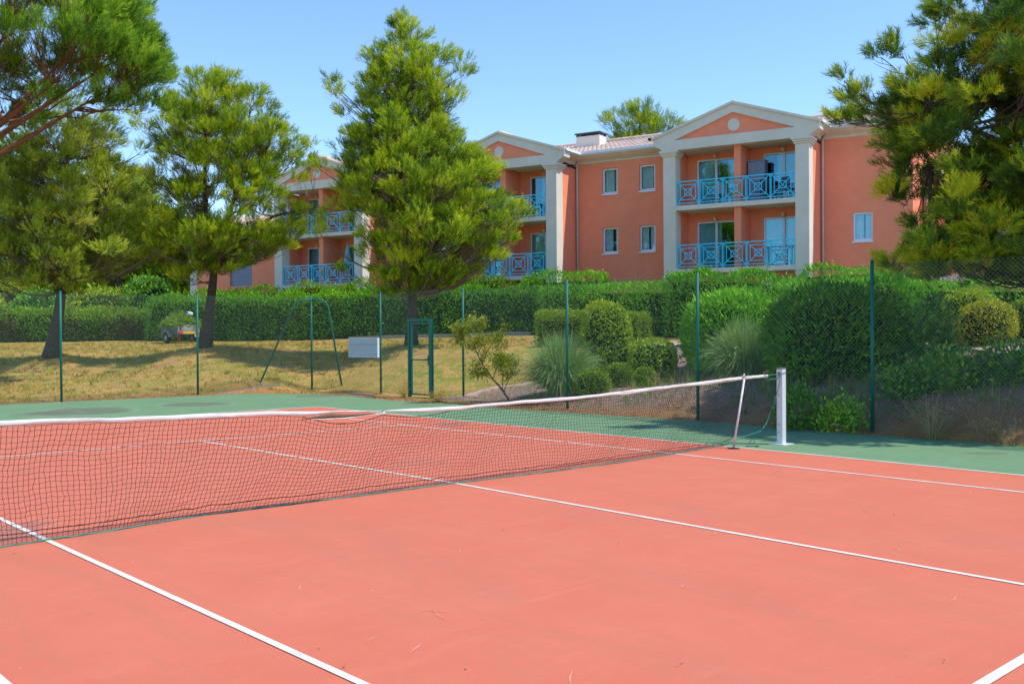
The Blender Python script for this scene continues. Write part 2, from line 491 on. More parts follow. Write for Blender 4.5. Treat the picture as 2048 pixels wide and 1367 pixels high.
def stain(px, py, wpx, hpx, amt=0.8):
    c = gp(px, py); l = gp(px - wpx, py); r = gp(px + wpx, py); t = gp(px, py - hpx); bb = gp(px, py + hpx)
    ex = (r - l) / 2; ey = (t - bb) / 2
    return (c[0], c[1], np.linalg.norm(ex), max(np.linalg.norm(ey), 0.05), math.atan2(ex[1], ex[0]), amt)
green_stains = [stain(165, 822, 95, 9, 0.62), stain(90, 827, 70, 6, 0.4), stain(395, 808, 75, 5, 0.6), stain(635, 791, 60, 4, 0.45), stain(1970, 906, 60, 3, 0.4), stain(850, 808, 60, 4, 0.3)]
red_stains = [stain(905, 848, 40, 4, 0.6), stain(10, 1066, 70, 26, 0.55), stain(840, 925, 70, 8, 0.22)]
m_green = court_material('green_acrylic', (0.130, 0.245, 0.130), (0.195, 0.325, 0.175), (0.205, 0.28, 0.15), green_stains)
m_red = court_material('red_acrylic', (0.60, 0.155, 0.092), (0.665, 0.198, 0.122), (0.51, 0.180, 0.112), red_stains, grey=(0.30, 0.155, 0.125))
m_line = mat('line_paint', (0.69, 0.65, 0.565), 0.75, var=0.16, scale=5.0, var2=0.10, scale2=45)

def sheet(name, poly, z, material):
    me = bpy.data.meshes.new(name)
    me.from_pydata([(x, y, z) for x, y in poly], [], [tuple(range(len(poly)))])
    me.materials.append(material); me.update()
    if me.polygons[0].normal.z < 0: me.flip_normals()
    o = bpy.data.objects.new(name, me); COL.objects.link(o)
    return struct(o)
sheet('court_surround', COURT_EDGE, 0.0, m_green)

LX = {'dr': 5.307, 'sr': [(4.032, -6.4), (4.012, 6.36), (3.975, 11.68)], 'c': [(0.10, -6.39), (0.13, -2.0), (0.165, 0.3), (0.107, 6.67)], 'sl': -4.18, 'dl': -5.46}
def g2(px, py):
    q = gp(px, py); return (q[0], q[1])
corner_r = g2(638.6, 813.6)
base_l = (-5.46, corner_r[1] + (5.46 + corner_r[0]) * 0.062)
dr_near = (5.25, -12.2)
red_poly = [(-5.46, -12.2), dr_near, g2(2048, 951), g2(1648, 911.5), corner_r, base_l]
sheet('court_playing_area', red_poly, 0.004, m_red)

def line_strip(mb, pts, w):
    P = np.array([(p[0], p[1]) for p in pts], float)
    # resample
    Q = [P[0]]
    for a, b in zip(P[:-1], P[1:]):
        k = max(1, int(np.linalg.norm(b - a) / 1.5))
        for i in range(1, k + 1): Q.append(a + (b - a) * i / k)
    P = np.array(Q); T = nrm(np.gradient(P, axis=0)); N = np.stack([-T[:, 1], T[:, 0]], 1)
    n = len(P); V = []
    for p, nn in zip(P, N): V += [(*(p + nn * w / 2), 0.008), (*(p - nn * w / 2), 0.008)]
    mb.add(V, [(2 * i + 1, 2 * i + 3, 2 * i + 2, 2 * i) for i in range(n - 1)])
far_base = [base_l, corner_r]
sv_far = [(-4.18, 6.80), g2(0, 915), g2(400, 882), g2(814, 850.5)]
sv_near = [(-4.18, -6.40), g2(1968, 1367), g2(2048, 1319), (4.03, -6.42)]
lines_def = [
    ([dr_near, g2(2048, 951), g2(1648, 911.5), corner_r], 0.05),
    ([(4.03, -12.2), g2(2048, 985), g2(1648, 941), g2(1352, 908), g2(814, 850.5), g2(537.5, 819.5)], 0.05),
    ([sv_near[1], g2(2048, 1170), g2(1648, 1099), g2(910, 967), g2(400, 882)], 0.05),
    ([(-4.18, -12.2), g2(721, 1367), g2(0, 1038), (-4.20, 6.8), (-4.2, base_l[1])], 0.05),
    ([(-5.43, -12.2), g2(0, 1361), (-5.46, 4), base_l], 0.05),
    (sv_far, 0.05), (sv_near, 0.06), (far_base, 0.07), ([(-5.46, -12.1), (5.25, -12.1)], 0.07)]
# the centre line meets the near service line off the right of the picture
lines_def[2][0][0] = (0.10, -6.39)
for k, (pts, w) in enumerate(lines_def):
    mb = MB(); line_strip(mb, pts, w)
    # each line its own height so crossings never share a plane
    for i in range(len(mb.v)): mb.v[i] = (mb.v[i][0], mb.v[i][1], 0.0075 + 0.0006 * k)
    struct(mb.build('court_line', m_line))

# pale scuffs left by balls and shoes
rs = np.random.default_rng(404); mb = MB()
for i in range(48):
    x, y = rs.uniform(-5, 5), rs.uniform(-8.5, 5); a = rs.normal(.75, .5); l = rs.uniform(.03, .16); w = rs.uniform(.003, .009)
    e = np.array([math.cos(a), math.sin(a)]); nn = np.array([-e[1], e[0]]); c = np.array([x, y]); bend = nn * rs.normal() * .01
    V = [(*(c - e * l), .0062), (*(c + bend - nn * w), .0062), (*(c + e * l), .0062), (*(c + bend + nn * w), .0062)]
    mb.add(V, [(0, 1, 2, 3)], 0)
struct(mb.build('court_scuff_marks', mat('pale_scuff', (0.675, 0.255, 0.18), 0.8)))

# ------------------------------------------------------------------ path and kerbs
m_path = mat('pink_gravel', (0.46, 0.33, 0.27), 0.9, var=0.25, scale=60, var2=0.12, scale2=2)
pc = [at(1180, 693, 34), at(1270, 692, 32.5), at(1420, 688, 29.5), at(1600, 690, 27), at(1900, 692, 23), at(2045, 697, 20), at(2300, 705, 16)]
PP = np.array([(p[0], p[1]) for p in pc])
tt = np.linspace(0, len(PP) - 1, 80)
PX = np.interp(tt, range(len(PP)), PP[:, 0]); PY = np.interp(tt, range(len(PP)), PP[:, 1])
P2 = np.stack([PX, PY], 1); T2 = nrm(np.gradient(P2, axis=0)); N2 = np.stack([-T2[:, 1], T2[:, 0]], 1)
V, Fq = [], []
ws = np.linspace(-0.8, 0.8, 5)
for p, nn in zip(P2, N2):
    for w in ws:
        q = p + nn * w; V.append((q[0], q[1], zt(q[0], q[1]) + 0.05))
for i in range(79):
    for j in range(4): Fq.append((i * 5 + j, i * 5 + j + 1, (i + 1) * 5 + j + 1, (i + 1) * 5 + j))
struct(MB().add(V, Fq, 0, True).build('garden_path', m_path))

m_kerb = mat('old_concrete', (0.33, 0.30, 0.27), 0.9, var=0.25, scale=12, bump=0.4, bump_scale=60)
m_kerb_red = mat('red_painted_kerb', (0.50, 0.33, 0.27), 0.9, var=0.3, scale=6, bump=0.4, bump_scale=60)
def kerb(pts, w, h, material):
    P = np.array([(p[0], p[1]) for p in pts]); t = np.linspace(0, len(P) - 1, 24)
    P = np.stack([np.interp(t, range(len(P)), P[:, 0]), np.interp(t, range(len(P)), P[:, 1])], 1)
    T = nrm(np.gradient(P, axis=0)); N = np.stack([-T[:, 1], T[:, 0]], 1)
    V, F = [], []
    for p, nn in zip(P, N):
        z = zt(p[0], p[1])
        a, b = p - nn * w / 2, p + nn * w / 2
        V += [(a[0], a[1], z - 0.1), (a[0], a[1], z + h), (b[0], b[1], z + h), (b[0], b[1], z - 0.1)]
    for i in range(len(P) - 1):
        for j in range(3): F.append((i * 4 + j, (i + 1) * 4 + j, (i + 1) * 4 + j + 1, i * 4 + j + 1))
    F += [(0, 1, 2, 3), tuple((len(P) - 1) * 4 + j for j in (3, 2, 1, 0))]
    return struct(MB().add(V, F).build('kerb', material))
kerb([gp(434, 788), at(560, 778.5, 29.2)], 0.06, 0.03, m_kerb)
kerb([gp(696, 785.5), gp(750, 790)], 0.08, 0.04, m_kerb)
kerb([gp(872, 797), at(927, 786, 25.5), at(975, 780, 26.0), at(1015, 774, 26.6), at(1062, 768.5, 27.2)], 0.30, 0.06, m_kerb_red)
kerb([at(700, 678, 43.8), at(830, 674, 42.8), at(1060, 669, 40.2)], 0.15, 0.14, m_kerb)
# ------------------------------------------------------------------ apartment building
def stucco(name, c):
    return mat(name, c, 0.85, spec=0.1, var=0.06, scale=0.45, bump=0.0, var2=0.05, scale2=2.5)
m_coral = stucco('coral_render', (0.94, 0.318, 0.180))
m_cream = stucco('cream_render', (0.72, 0.68, 0.575))
m_white = mat('white_frame', (0.80, 0.87, 0.96), 0.4)
m_blue = mat('turquoise_paint', (0.030, 0.66, 0.93), 0.35, spec=0.5)
m_pipe = mat('pale_pipe', (0.62, 0.56, 0.50), 0.5)
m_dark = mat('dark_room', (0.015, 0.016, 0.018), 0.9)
m_zinc = mat('grey_zinc', (0.30, 0.31, 0.33), 0.45, metal=0.6)

def tile_mat():
    m = bpy.data.materials.new('clay_tiles'); m.use_nodes = True
    nt = m.node_tree; n = nt.nodes; b = n['Principled BSDF']; L = nt.links
    b.inputs['Roughness'].default_value = 0.85
    tc = n.new('ShaderNodeTexCoord')
    vo = n.new('ShaderNodeTexVoronoi'); vo.inputs['Scale'].default_value = 3.4; L.new(tc.outputs['Object'], vo.inputs['Vector'])
    cr = n.new('ShaderNodeValToRGB'); e = cr.color_ramp.elements
    e[0].position = 0.0; e[0].color = (0.56, 0.36, 0.27, 1); e[1].position = 1.0; e[1].color = (0.76, 0.60, 0.50, 1)
    x = e.new(0.5); x.color = (0.68, 0.49, 0.39, 1)
    L.new(vo.outputs['Color'], cr.inputs[0])
    no = n.new('ShaderNodeTexNoise'); no.inputs['Scale'].default_value = 9; no.inputs['Detail'].default_value = 6; L.new(tc.outputs['Object'], no.inputs['Vector'])
    mx = n.new('ShaderNodeMix'); mx.data_type = 'RGBA'; mx.inputs[7].default_value = (0.50, 0.40, 0.33, 1)
    mr = n.new('ShaderNodeMapRange'); mr.inputs[1].default_value = 0.52; mr.inputs[2].default_value = 0.75; mr.inputs[4].default_value = 0.6; L.new(no.outputs['Fac'], mr.inputs[0])
    L.new(mr.outputs[0], mx.inputs[0]); L.new(cr.outputs[0], mx.inputs[6]); L.new(mx.outputs[2], b.inputs['Base Color'])
    return m
m_tile = tile_mat()

def glass_mat(name, tint, refl):
    m = bpy.data.materials.new(name); m.use_nodes = True
    nt = m.node_tree; n = nt.nodes; L = nt.links; out = n['Material Output']
    n.remove(n['Principled BSDF'])
    tr = n.new('ShaderNodeBsdfTransparent'); tr.inputs[0].default_value = tuple(tint) + (1,)
    gl = n.new('ShaderNodeBsdfGlossy'); gl.inputs['Roughness'].default_value = 0.02; gl.inputs['Color'].default_value = (0.42, 0.78, 0.92, 1)
    fr = n.new('ShaderNodeLayerWeight'); fr.inputs['Blend'].default_value = 0.35
    mr = n.new('ShaderNodeMapRange'); mr.inputs[3].default_value = refl; mr.inputs[4].default_value = 0.6; L.new(fr.outputs['Fresnel'], mr.inputs[0])
    mx = n.new('ShaderNodeMixShader'); L.new(mr.outputs[0], mx.inputs[0]); L.new(tr.outputs[0], mx.inputs[1]); L.new(gl.outputs[0], mx.inputs[2])
    L.new(mx.outputs[0], out.inputs['Surface'])
    return m
m_glass = glass_mat('window_glass', (0.88, 0.97, 0.99), 0.08)
m_glass_door = glass_mat('door_glass', (0.74, 0.91, 0.96), 0.12)
m_curtain = mat('pale_curtain', (0.88, 0.93, 0.95), 0.9, var=0.12, scale=3)

bld = thing('apartment_building', 'coral three storey apartment building with cream gabled porticoes and turquoise balcony railings', 'building', tuple(B0), B_RZ)

def shell_wall(mb, s0, s1, z0, z1, b, holes, depth, mi=0, rev_mi=0):
    """front face of a wall in the plane b with openings and their reveals"""
    S = sorted({s0, s1, *[h[0] for h in holes], *[h[1] for h in holes]})
    Z = sorted({z0, z1, *[h[2] for h in holes], *[h[3] for h in holes]})
    for a, c in zip(S[:-1], S[1:]):
        for d, e in zip(Z[:-1], Z[1:]):
            ms, mz = (a + c) / 2, (d + e) / 2
            if any(h[0] < ms < h[1] and h[2] < mz < h[3] for h in holes): continue
            mb.add([(a, b, d), (c, b, d), (c, b, e), (a, b, e)], [(0, 1, 2, 3)], mi)
    for h in holes:
        a, c, d, e = h; q = b + depth
        mb.add([(a, b, d), (a, q, d), (a, q, e), (a, b, e)], [(0, 1, 2, 3)], rev_mi)
        mb.add([(c, b, d), (c, q, d), (c, q, e), (c, b, e)], [(3, 2, 1, 0)], rev_mi)
        mb.add([(a, b, e), (c, b, e), (c, q, e), (a, q, e)], [(3, 2, 1, 0)], rev_mi)
        mb.add([(a, b, d), (c, b, d), (c, q, d), (a, q, d)], [(0, 1, 2, 3)], rev_mi)
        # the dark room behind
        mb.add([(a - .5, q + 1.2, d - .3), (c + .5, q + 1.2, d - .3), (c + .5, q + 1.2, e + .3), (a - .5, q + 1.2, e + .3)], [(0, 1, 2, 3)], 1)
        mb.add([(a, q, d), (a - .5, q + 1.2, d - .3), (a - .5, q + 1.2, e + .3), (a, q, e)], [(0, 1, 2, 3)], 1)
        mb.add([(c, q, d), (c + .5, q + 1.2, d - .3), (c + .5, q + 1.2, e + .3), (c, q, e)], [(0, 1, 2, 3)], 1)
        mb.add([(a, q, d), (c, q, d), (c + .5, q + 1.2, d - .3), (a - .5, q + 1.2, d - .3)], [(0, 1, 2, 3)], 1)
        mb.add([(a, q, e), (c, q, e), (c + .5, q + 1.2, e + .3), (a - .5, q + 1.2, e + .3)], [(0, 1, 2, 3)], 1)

PORT = [0.0, -11.3, -22.6]
HW = 3.05          # half width of a portico
ZG, ZT = 1.0, 9.62
win_z = [(5.30, 6.50), (8.05, 9.24)]
WIN = []           # (s0, s1, z0, z1)
for c in (0.0, -11.3):
    for ds in (-6.88, -5.03):
        for z0, z1 in win_z: WIN.append((c + ds, c + ds + 0.77, z0, z1))
WIN.append((4.32, 5.09, 5.28, 6.46))
WIN_L = [(-31.2, -29.4, 4.5, 6.7)]
walls = MB()
edges = [-26.3] + []
segs = [(-19.55, -14.35), (-8.25, -3.05), (3.05, 6.6)]
for a, c in segs:
    shell_wall(walls, a, c, ZG, ZT, 2.0, [w for w in WIN if a < w[0] < c], 0.14)
shell_wall(walls, -34.5, -25.65, ZG, 7.9, 2.0, WIN_L, 0.14)
# ends and back of the block
def quad(mb, a, b, c, d, mi=0): mb.add([a, b, c, d], [(0, 1, 2, 3)], mi)
quad(walls, (6.6, 2, ZG), (6.6, 12, ZG), (6.6, 12, ZT), (6.6, 2, ZT))
quad(walls, (6.6, 12, ZG), (-25.65, 12, ZG), (-25.65, 12, ZT), (6.6, 12, ZT))
quad(walls, (-25.65, 12, 1), (-25.65, 2, 1), (-25.65, 2, ZT), (-25.65, 12, ZT))
quad(walls, (-34.5, 10, ZG), (-34.5, 2, ZG), (-34.5, 2, 7.9), (-34.5, 10, 7.9))
quad(walls, (-25.65, 10, ZG), (-34.5, 10, ZG), (-34.5, 10, 7.9), (-25.65, 10, 7.9))
DOORS = []
for c in PORT:
    # outer side walls of the portico
    for sg in (-1, 1):
        s = c + sg * (HW - 0.005)
        walls.box((min(s, s - sg * 0.5), 0.62, ZG), (max(s, s - sg * 0.5), 2.02, 9.34))
    holes = []
    for zf, zc in ((1.65, 3.75), (4.33, 6.43), (7.01, 9.12)):
        holes += [(c - 2.14, c - 0.42, zf, zc), (c + 0.78, c + 2.5, zf, zc)]
    DOORS += holes
    shell_wall(walls, c - HW + 0.45, c + HW - 0.45, ZG, 9.4, 1.6, holes, 0.1)
    # dividing wall between the two flats
    for z0, z1 in ((ZG, 4.1), (4.325, 6.80), (7.005, 9.34)):
        walls.box((c - 0.04, 0.22, z0), (c + 0.24, 1.61, z1))
walls.build('wall', [m_coral, m_dark], bld)

# cream columns with capitals
for c in PORT:
    for sg in (-1, 1):
        a, b_ = (c - 3.07, c - 2.52) if sg < 0 else (c + 2.52, c + 3.07)
        mb = MB()
        mb.box((a, 0.0, ZG), (b_, 0.615, 9.12))
        mb.box((a - .05, -.05, 9.10), (b_ + .05, .66, 9.17)); mb.box((a - .09, -.09, 9.17), (b_ + .09, .70, 9.25)); mb.box((a - .14, -.14, 9.25), (b_ + .14, .75, 9.345))
        mb.build('column', m_cream, bld, bevel=0.012)
# balcony slabs
for c in PORT:
    for z in (4.32, 7.0):
        MB().box((c - 2.525, 0.02, z - 0.20), (c + 2.525, 1.62, z)).build('balcony_slab', m_cream, bld, bevel=0.01)

# gables: pediment with coral tympanum and medallion, and the little roof behind
def pediment(c):
    mb = MB()
    # front slab with a triangular opening, two coats deep
    outer = [(-3.5, 9.88), (-3.5, 9.62), (-3.22, 9.47), (-3.07, 9.34), (3.07, 9.34), (3.22, 9.47), (3.5, 9.62), (3.5, 9.88), (0, 11.02)]
    tri = [(-2.52, 9.77), (2.52, 9.77), (0, 10.66)]
    def ring(y):
        return [(c + s, y, z) for s, z in outer] + [(c + s, y, z) for s, z in tri]
    V = ring(-0.06) + ring(0.5)
    # front face pieces around the opening: indices outer 0-8, tri 9-11
    F = [(0, 1, 2, 9), (2, 3, 9), (3, 4, 10, 9), (4, 5, 10), (5, 6, 7, 10), (7, 8, 11, 10), (8, 0, 9, 11)]
    k = len(outer)
    F += [((i + 1) % k, i, i + 12, (i + 1) % k + 12) for i in range(k)]
    F += [(9, 10, 22, 21), (10, 11, 23, 22), (11, 9, 21, 23)]
    mb.add(V, F, 0)
    mb.add([(c + s, 0.04, z) for s, z in tri], [(0, 1, 2)], 1)
    # moulding lines along the raking cornice
    for a, b_ in (((-3.56, 9.90), (0, 11.06)), ((0, 11.06), (3.56, 9.90))):
        mb.bar((c + a[0], -0.09, a[1]), (c + b_[0], -0.09, b_[1]), 0.10, 0.07, 0, up=(0, 1, 0))
    o = mb.build('pediment', [m_cream, m_coral], bld)
    a = np.arange(28) / 28 * 2 * math.pi
    V = [(c + 0.02 + .25 * math.cos(t), 0.005, 10.15 + .26 * math.sin(t)) for t in a] + [(c + 0.02 + .25 * math.cos(t), 0.05, 10.15 + .26 * math.sin(t)) for t in a]
    F = [tuple(range(28))[::-1]] + [(i, (i + 1) % 28, 28 + (i + 1) % 28, 28 + i) for i in range(28)]
    MB().add(V, F).build('medallion', m_cream, o)
    # soffit over the balcony
    MB().box((c - 2.53, 0.45, 9.36), (c + 2.53, 1.66, 9.44)).build('balcony_ceiling', m_cream, bld)
for c in PORT: pediment(c)

# roofs: corrugated clay tiles
def tiled(mb, P00, P10, P01, P11, amp=0.022, pitch=0.25, row=0.38):
    """P00-P10 along the eave, P01-P11 along the ridge"""
    P00, P10, P01, P11 = [np.array(p, float) for p in (P00, P10, P01, P11)]
    ln = max(np.linalg.norm(P10 - P00), np.linalg.norm(P11 - P01)); hl = np.linalg.norm((P01 + P11) / 2 - (P00 + P10) / 2)
    nu = int(ln / pitch * 5) + 1; nv = max(2, int(hl / row))
    nm = np.cross(P10 - P00, P01 - P00); nm /= np.linalg.norm(nm)
    if nm[2] < 0: nm = -nm
    rng = np.random.default_rng(3)
    V, F = [], []
    base = 0
    for r in range(nv):
        for v, lift in ((r / nv, 0.006), ((r + 1.02) / nv, 0.0)):
            v = min(v, 1.0)
            for i in range(nu):
                u = i / (nu - 1)
                p = (P00 * (1 - u) + P10 * u) * (1 - v) + (P01 * (1 - u) + P11 * u) * v
                ph = u * ln / pitch * 2 * math.pi
                V.append(p + nm * (amp * abs(math.sin(ph / 2)) * 1.6 + lift))
        for i in range(nu - 1):
            F.append((base + i, base + i + 1, base + nu + i + 1, base + nu + i))
        base += 2 * nu
    mb.add(V, F, 0, False)

ZE, ZR = 9.98, 11.5
roof = MB()
tiled(roof, (-26.2, 1.45, ZE), (7.15, 1.45, ZE), (-26.2, 7.0, ZR), (2.6, 7.0, ZR))
tiled(roof, (7.15, 12.5, ZE), (-26.2, 12.5, ZE), (2.6, 7.0, ZR), (-26.2, 7.0, ZR))
tiled(roof, (7.15, 1.45, ZE), (7.15, 12.5, ZE), (2.6, 7.0, ZR), (2.6, 7.0, ZR + .001))
for c in PORT:
    tiled(roof, (c + 3.5, 5.5, 9.93), (c + 3.5, -0.02, 9.93), (c, 6.8, 11.05), (c, -0.02, 11.05))
    tiled(roof, (c - 3.5, -0.02, 9.93), (c - 3.5, 5.5, 9.93), (c, -0.02, 11.05), (c, 6.8, 11.05))
    roof.tube([(c, y, 11.09) for y in np.linspace(0, 6.5, 12)], 0.09, 6)
roof.tube([(s, 7.0, ZR + 0.05) for s in np.linspace(-26.2, 2.6, 60)], 0.11, 6)
roof.tube([np.array((2.6, 7, ZR + .05)) * (1 - t) + np.array((7.15, 1.45, ZE + .05)) * t for t in np.linspace(0, 1, 16)], 0.10, 6)
roof.tube([np.array((2.6, 7, ZR + .05)) * (1 - t) + np.array((7.15, 12.5, ZE + .05)) * t for t in np.linspace(0, 1, 16)], 0.10, 6)
quad(roof, (-26.2, 1.45, ZE), (-26.2, 12.5, ZE), (-26.2, 7, ZR), (-26.2, 7, ZR))
# lower roof of the left wing
tiled(roof, (-35.0, 1.4, 7.95), (-25.7, 1.4, 7.95), (-35.0, 6.0, 9.2), (-25.7, 6.0, 9.2))
tiled(roof, (-25.7, 10.6, 7.95), (-35.0, 10.6, 7.95), (-25.7, 6.0, 9.2), (-35.0, 6.0, 9.2))
rf = roof.build('roof', m_tile, bld)

# moulded cornice under the eaves
PROF = [(0.02, 9.50), (-0.06, 9.54), (-0.06, 9.60), (-0.16, 9.66), (-0.30, 9.72), (-0.42, 9.80), (-0.50, 9.84), (-0.50, 9.97), (0.02, 9.99)]
def cornice(a, b_):
    """straight run along s at the wall plane b = 2"""
    mb = MB(); n = len(PROF)
    V = [(s, 2.0 + d, z) for s in (a, b_) for d, z in PROF]
    F = [(i, i + 1, n + i + 1, n + i) for i in range(n - 1)] + [tuple(range(n))[::-1], tuple(range(n, 2 * n))]
    mb.add(V, F)
    mb.box((a, 1.44, 9.90), (b_, 1.50, 10.02), 1)
    return mb.build('cornice', [m_cream, m_white], bld)
cornice(-19.5, -14.4); cornice(-8.2, -3.1); cornice(3.1, 7.1)
def side_cornice(c, sg):
    mb = MB(); n = len(PROF)
    V = [(c + sg * (HW - d), y, z) for y in (0.50, 1.995) for d, z in PROF]
    F = [(i, i + 1, n + i + 1, n + i) for i in range(n - 1)] + [tuple(range(n))[::-1], tuple(range(n, 2 * n))]
    if sg > 0: F = [f[::-1] for f in F]
    mb.add(V, F)
    x = c + sg * (HW + 0.55)
    mb.box((min(x, x - sg * .06), 0.0, 9.88), (max(x, x - sg * .06), 1.6, 9.99), 1)
    return mb.build('cornice', [m_cream, m_white], bld)
for c in PORT:
    for sg in (-1, 1): side_cornice(c, sg)

# pilaster at the left end of the wing
MB().box((-34.56, 1.95, ZG), (-33.97, 2.45, 7.9)).build('pilaster', m_cream, bld)

# downpipes in the corners
for c in PORT:
    s = c + HW + 0.10
    mb = MB()
    mb.tube([(s + .25, 1.55, 9.80), (s + .2, 1.70, 9.70), (s, 1.90, 9.52), (s, 1.92, 9.3), (s, 1.92, 1.0)], 0.05, 8)
    for z in (8.3, 6.2, 4.1): mb.cyl((s, 1.92, z), (s, 1.92, z + .07), 0.062, 8)
    mb.build('downpipe', m_pipe, bld)
# chimney
ch = MB().box((-9.85, 5.2, 10.6), (-8.55, 6.0, 11.55)).build('chimney', m_cream, rf)
mb = MB(); mb.box((-9.92, 5.13, 11.66), (-8.48, 6.07, 11.72))
for s in (-9.8, -8.6):
    for b_ in (5.25, 5.95): mb.box((s - .05, b_ - .05, 11.55), (s + .05, b_ + .05, 11.66))
mb.build('chimney_cap', mat('dark_metal', (0.06, 0.06, 0.065), 0.5), rf)
MB().box((-10.3 + 4.9, 3.9, 10.72), (-5.15, 4.15, 10.82)).build('roof_vent', m_dark, rf)

# windows: frame with pane, sill and curtain
def curtain_mesh(w, h, gap):
    V, F = [], []
    n = 40
    for i in range(n + 1):
        x = -w / 2 + w * i / n
        y = 0.02 * math.sin(x * 48) + 0.008 * math.sin(x * 131)
        V += [(x, y, 0), (x, y, h)]
    for i in range(n):
        xm = -w / 2 + w * (i + .5) / n
        if gap[0] < xm / w < gap[1]: continue
        F.append((2 * i, 2 * i + 2, 2 * i + 3, 2 * i + 1))
    return MB().add(V, F, 0, True)
def frame_mesh(w, h, t, d, mull=False):
    mb = MB()
    mb.box((-w / 2, 0, 0), (-w / 2 + t, d, h)); mb.box((w / 2 - t, 0, 0), (w / 2, d, h))
    mb.box((-w / 2 + t, 0, 0), (w / 2 - t, d, t * 1.3)); mb.box((-w / 2 + t, 0, h - t), (w / 2 - t, d, h))
    if mull:
        mb.box((-t * .7, -.012, t * 1.3), (t * .7, d - .012, h - t))
    return mb
GAPS = [(0.05, 0.22), (0.18, 0.26), (-0.02, 0.10), (0.3, 0.34), (-0.35, -0.3), (0.0, 0.1), (0.1, 0.16), (0.2, 0.3), (0.0, 0.08)]
for i, (a, c, z0, z1) in enumerate(WIN):
    w, h = c - a, z1 - z0
    fr = frame_mesh(w - .006, h - .006, 0.075, 0.06).build('window', m_white, bld, loc=((a + c) / 2, 2.08, z0 + .003))
    MB().box((-w / 2 + .07, 0.025, .09), (w / 2 - .07, 0.035, h - .07)).build('pane', m_glass, fr)
    MB().box((-w / 2 - .03, -0.14, -.055), (w / 2 + .03, 0.0, -.004)).build('sill', m_white, fr)
    o = curtain_mesh(w - .04, h - .02, GAPS[i % len(GAPS)]).build('curtain', m_curtain, fr); o.location = (0, 0.16, 0)
a, c, z0, z1 = WIN_L[0]
m_shut = mat('blue_grey_shutter', (0.26, 0.30, 0.40), 0.6, var=0.05)
mb = MB()
for k in range(22): mb.box((-.88, 0, k * .1), (.88, .03, k * .1 + .085))
fr = mb.build('shutter', m_shut, bld, loc=((a + c) / 2, 2.08, z0))

m_lamp = mat('lamp_opal', (0.70, 0.62, 0.50), 0.4)
for i, (a, c, z0, z1) in enumerate(DOORS):
    w, h = c - a, z1 - z0
    fr = frame_mesh(w - .006, h - .006, 0.07, 0.07, True).build('balcony_door', m_white, bld, loc=((a + c) / 2, 1.63, z0 + .003))
    MB().box((-w / 2 + .06, 0.03, .08), (w / 2 - .06, 0.04, h - .06)).build('pane', m_glass_door, fr)
    o = curtain_mesh(w - .02, h - .02, [(-0.02, 0.5), (-0.3, 0.3), (0.1, 0.5), (-.05, .05), (0.0, 0.28), (-.5, -.2)][i % 6]).build('curtain', m_curtain, fr); o.location = (0, 0.22, 0)
for c in PORT:
    for z in (9.2, 6.5):
        for ds in (-1.28, 1.64):
            mb = MB()
            mb.tube([(c + ds, 1.60, z), (c + ds, 1.50, z + .02), (c + ds, 1.44, z + .05)], [.05, .03, .03], 8)
            mb.tube([(c + ds, 1.43, z + .10), (c + ds, 1.43, z + .06), (c + ds, 1.43, z - .03), (c + ds, 1.43, z - .09)], [.03, .07, .10, .085], 10)
            mb.build('wall_lamp', m_lamp, bld)

# balcony railings: five panels of nested squares with crossing diagonals
def railing_panel(w, h):
    mb = MB(); t = 0.031
    z0, z1 = 0.10, h - 0.03
    cx, cz = w / 2, (z0 + z1) / 2
    def sq(k, tt):
        hw, hh = (w / 2 - .02) * k, (z1 - z0) / 2 * k
        for s in (-1, 1):
            mb.bar((cx + s * hw, 0, cz - hh), (cx + s * hw, 0, cz + hh), tt)
            mb.bar((cx - hw, 0, cz + s * hh), (cx + hw, 0, cz + s * hh), tt * .98)
        return hw, hh
    sq(0.70, t); sq(0.30, t)
    hw, hh = w / 2 - .02, (z1 - z0) / 2
    mb.bar((cx - hw, .001, cz - hh), (cx + hw, .001, cz + hh), t * .9)
    mb.bar((cx - hw, -.001, cz + hh), (cx + hw, -.001, cz - hh), t * .94)
    return mb
RW, RHH = 5.03, 1.03
first_panel = None
for c in PORT:
    for z in (4.32, 7.0):
        mb = MB()
        mb.box((-RW / 2, -.025, RHH - .045), (RW / 2, .025, RHH))
        mb.box((-RW / 2, -.016, .075), (RW / 2, .016, .108))
        for k in range(6):
            x = -RW / 2 + .022 + (RW - .044) * k / 5
            mb.box((x - .02, -.02, 0.0), (x + .02, .02, RHH - .04))
            if 0 < k < 5: mb.box((x + .045, -.012, .02), (x + .065, .012, RHH - .04))
        r = mb.build('balcony_railing', m_blue, bld, loc=(c, 0.10, z + .002))
        for k in range(5):
            if first_panel is None:
                o = railing_panel((RW - .044) / 5, RHH).build('railing_panel', m_blue, r); first_panel = o
            else:
                o = first_panel.copy(); COL.objects.link(o); o.parent = r
            o.location = (-RW / 2 + .022 + (RW - .044) * k / 5, 0, 0)

